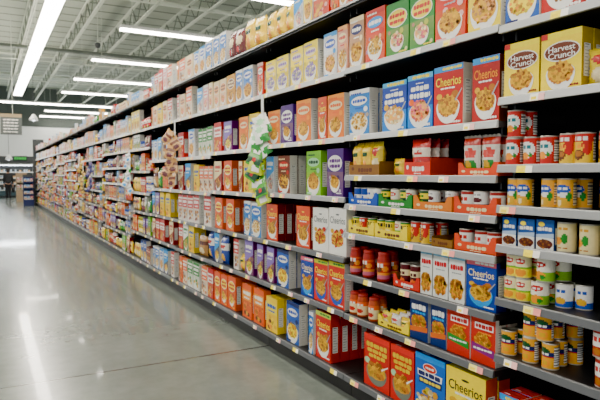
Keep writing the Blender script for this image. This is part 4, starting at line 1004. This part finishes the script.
# fingers, rooted in the palms
for hx, hy, hz, hb in ((-.19, .14, .83, 9), (.25, .06, .80, 13)):
    for q in range(4):
        n = len(pts); off = (q - 1.5) * .02; ln = (.07, .085, .08, .06)[q]
        pts += [(hx, hy + off, hz - .05), (hx + .012, hy + off * 1.1, hz - .05 - ln * .5), (hx + (.02 if hx < 0 else -.02), hy + off, hz - .05 - ln)]
        ed += [(hb, n), (n, n + 1), (n + 1, n + 2)]; rad += [.011, .0095, .008]
    n = len(pts); s = 1 if hx < 0 else -1
    pts += [(hx + s * .01, hy + .045, hz - .01), (hx + s * .015, hy + .06, hz - .05)]; ed += [(hb, n), (n, n + 1)]; rad += [.012, .009]
link('body', skin_mesh('body', pts, ed, rad, M['skin']), per)
jp = [(0, 0, .82), (0, 0, 1.15), (0, -.01, 1.36), (0, -.005, 1.47), (-.17, 0, 1.42), (-.215, 0, 1.15), (-.192, .13, .865), (.17, 0, 1.42), (.215, -.02, 1.14), (.249, .055, .84)]
link('jacket', skin_mesh('jacket', jp, [(0, 1), (1, 2), (2, 3), (2, 4), (4, 5), (5, 6), (2, 7), (7, 8), (8, 9)], [(.2, .15), (.18, .14), (.19, .14), .085, .085, .068, .052, .085, .068, .052], M['jacket']), per)
tp = [(0, 0, .96), (-.08, 0, .86), (-.075, .06, .5), (-.07, .05, .05), (.08, 0, .86), (.075, 0, .5), (.075, -.08, .05)]
link('trousers', skin_mesh('trousers', tp, [(0, 1), (1, 2), (2, 3), (0, 4), (4, 5), (5, 6)], [.15, .115, .085, .065, .115, .085, .065], M['trouser']), per)
hp = [(0, -.03, 1.52), (0, -.02, 1.63), (0, .0, 1.72)]
link('hair', skin_mesh('hair', hp, [(0, 1), (1, 2)], [.085, .105, .1], M['hair'], 1), per)
for fx, fy in ((-.07, .11), (.075, -.02)):
    link('shoe', skin_mesh('shoe', [(fx, fy - .09, .05), (fx, fy + .04, .045), (fx, fy + .13, .04)], [(0, 1), (1, 2)], [.045, .045, .035], M['shoe'], 1), per)
bag = link('shoulder_bag', None, None, (x + .26, y + .1, .585), .15); tag(bag, 'black bag hanging at the right hand of the person', 'bag')
g = G(); g.grid(16, 8, lambda u, v: ((.07 + .02 * sin(pi * v)) * cos(2 * pi * u) * (1 if v not in (0, 1) else .7), (.19 + .02 * sin(pi * v)) * sin(2 * pi * u) * (1 if v not in (0, 1) else .8), -.2 + .3 * v), (1, 1, 1, 1), True)
g.box(-.04, .04, -.13, .13, -.199, -.195); g.box(-.04, .04, -.13, .13, .09, .1)
link('pouch', g.mesh('pouch', M['bag'], True), bag)
g = G(); g.bar((0, -.12, .1), (0, -.04, .17), .009, n=8); g.bar((0, -.04, .17), (0, .05, .17), .009, n=8); g.bar((0, .05, .17), (0, .12, .1), .009, n=8); link('strap', g.mesh('strap', M['bag']), bag)

# ------------------------------------------------------------------ light, world, camera
w = bpy.data.worlds.new('store_light'); S.world = w; w.use_nodes = True
bg = w.node_tree.nodes['Background']; bg.inputs['Color'].default_value = (.93, .97, 1, 1); bg.inputs['Strength'].default_value = .8
def area(name, loc, rot, sx, sy, power, col=(1, .97, .93)):
    l = bpy.data.lights.new(name, 'AREA'); l.shape = 'RECTANGLE'; l.size = sx; l.size_y = sy; l.energy = power; l.color = col
    o = bpy.data.objects.new(name, l); COLL.objects.link(o); o.location = loc; o.rotation_euler = rot; return o

area('added_wall_fill', (1.5, 39.0, 2.85), (radians(-60), pi, 0), 14, .12, 420, (.93, .98, 1))  # added lamp with no visible fixture, brightens the back wall
cam = bpy.data.cameras.new('camera'); cam.sensor_width = 36; cam.lens = 570 * 36 / 600
cam.dof.use_dof = True; cam.dof.focus_distance = 3.1; cam.dof.aperture_fstop = 4.8
cam.clip_end = 200; cam.clip_start = .05
co = bpy.data.objects.new('camera', cam); COLL.objects.link(co)
co.location = (0, 0, CAMH); co.rotation_euler = (pi / 2 - atan(26 / 570), 0, -radians(YAW))
S.camera = co
S.view_settings.view_transform = 'AgX'
S.view_settings.look = 'AgX - Punchy'
S.view_settings.exposure = 1.0
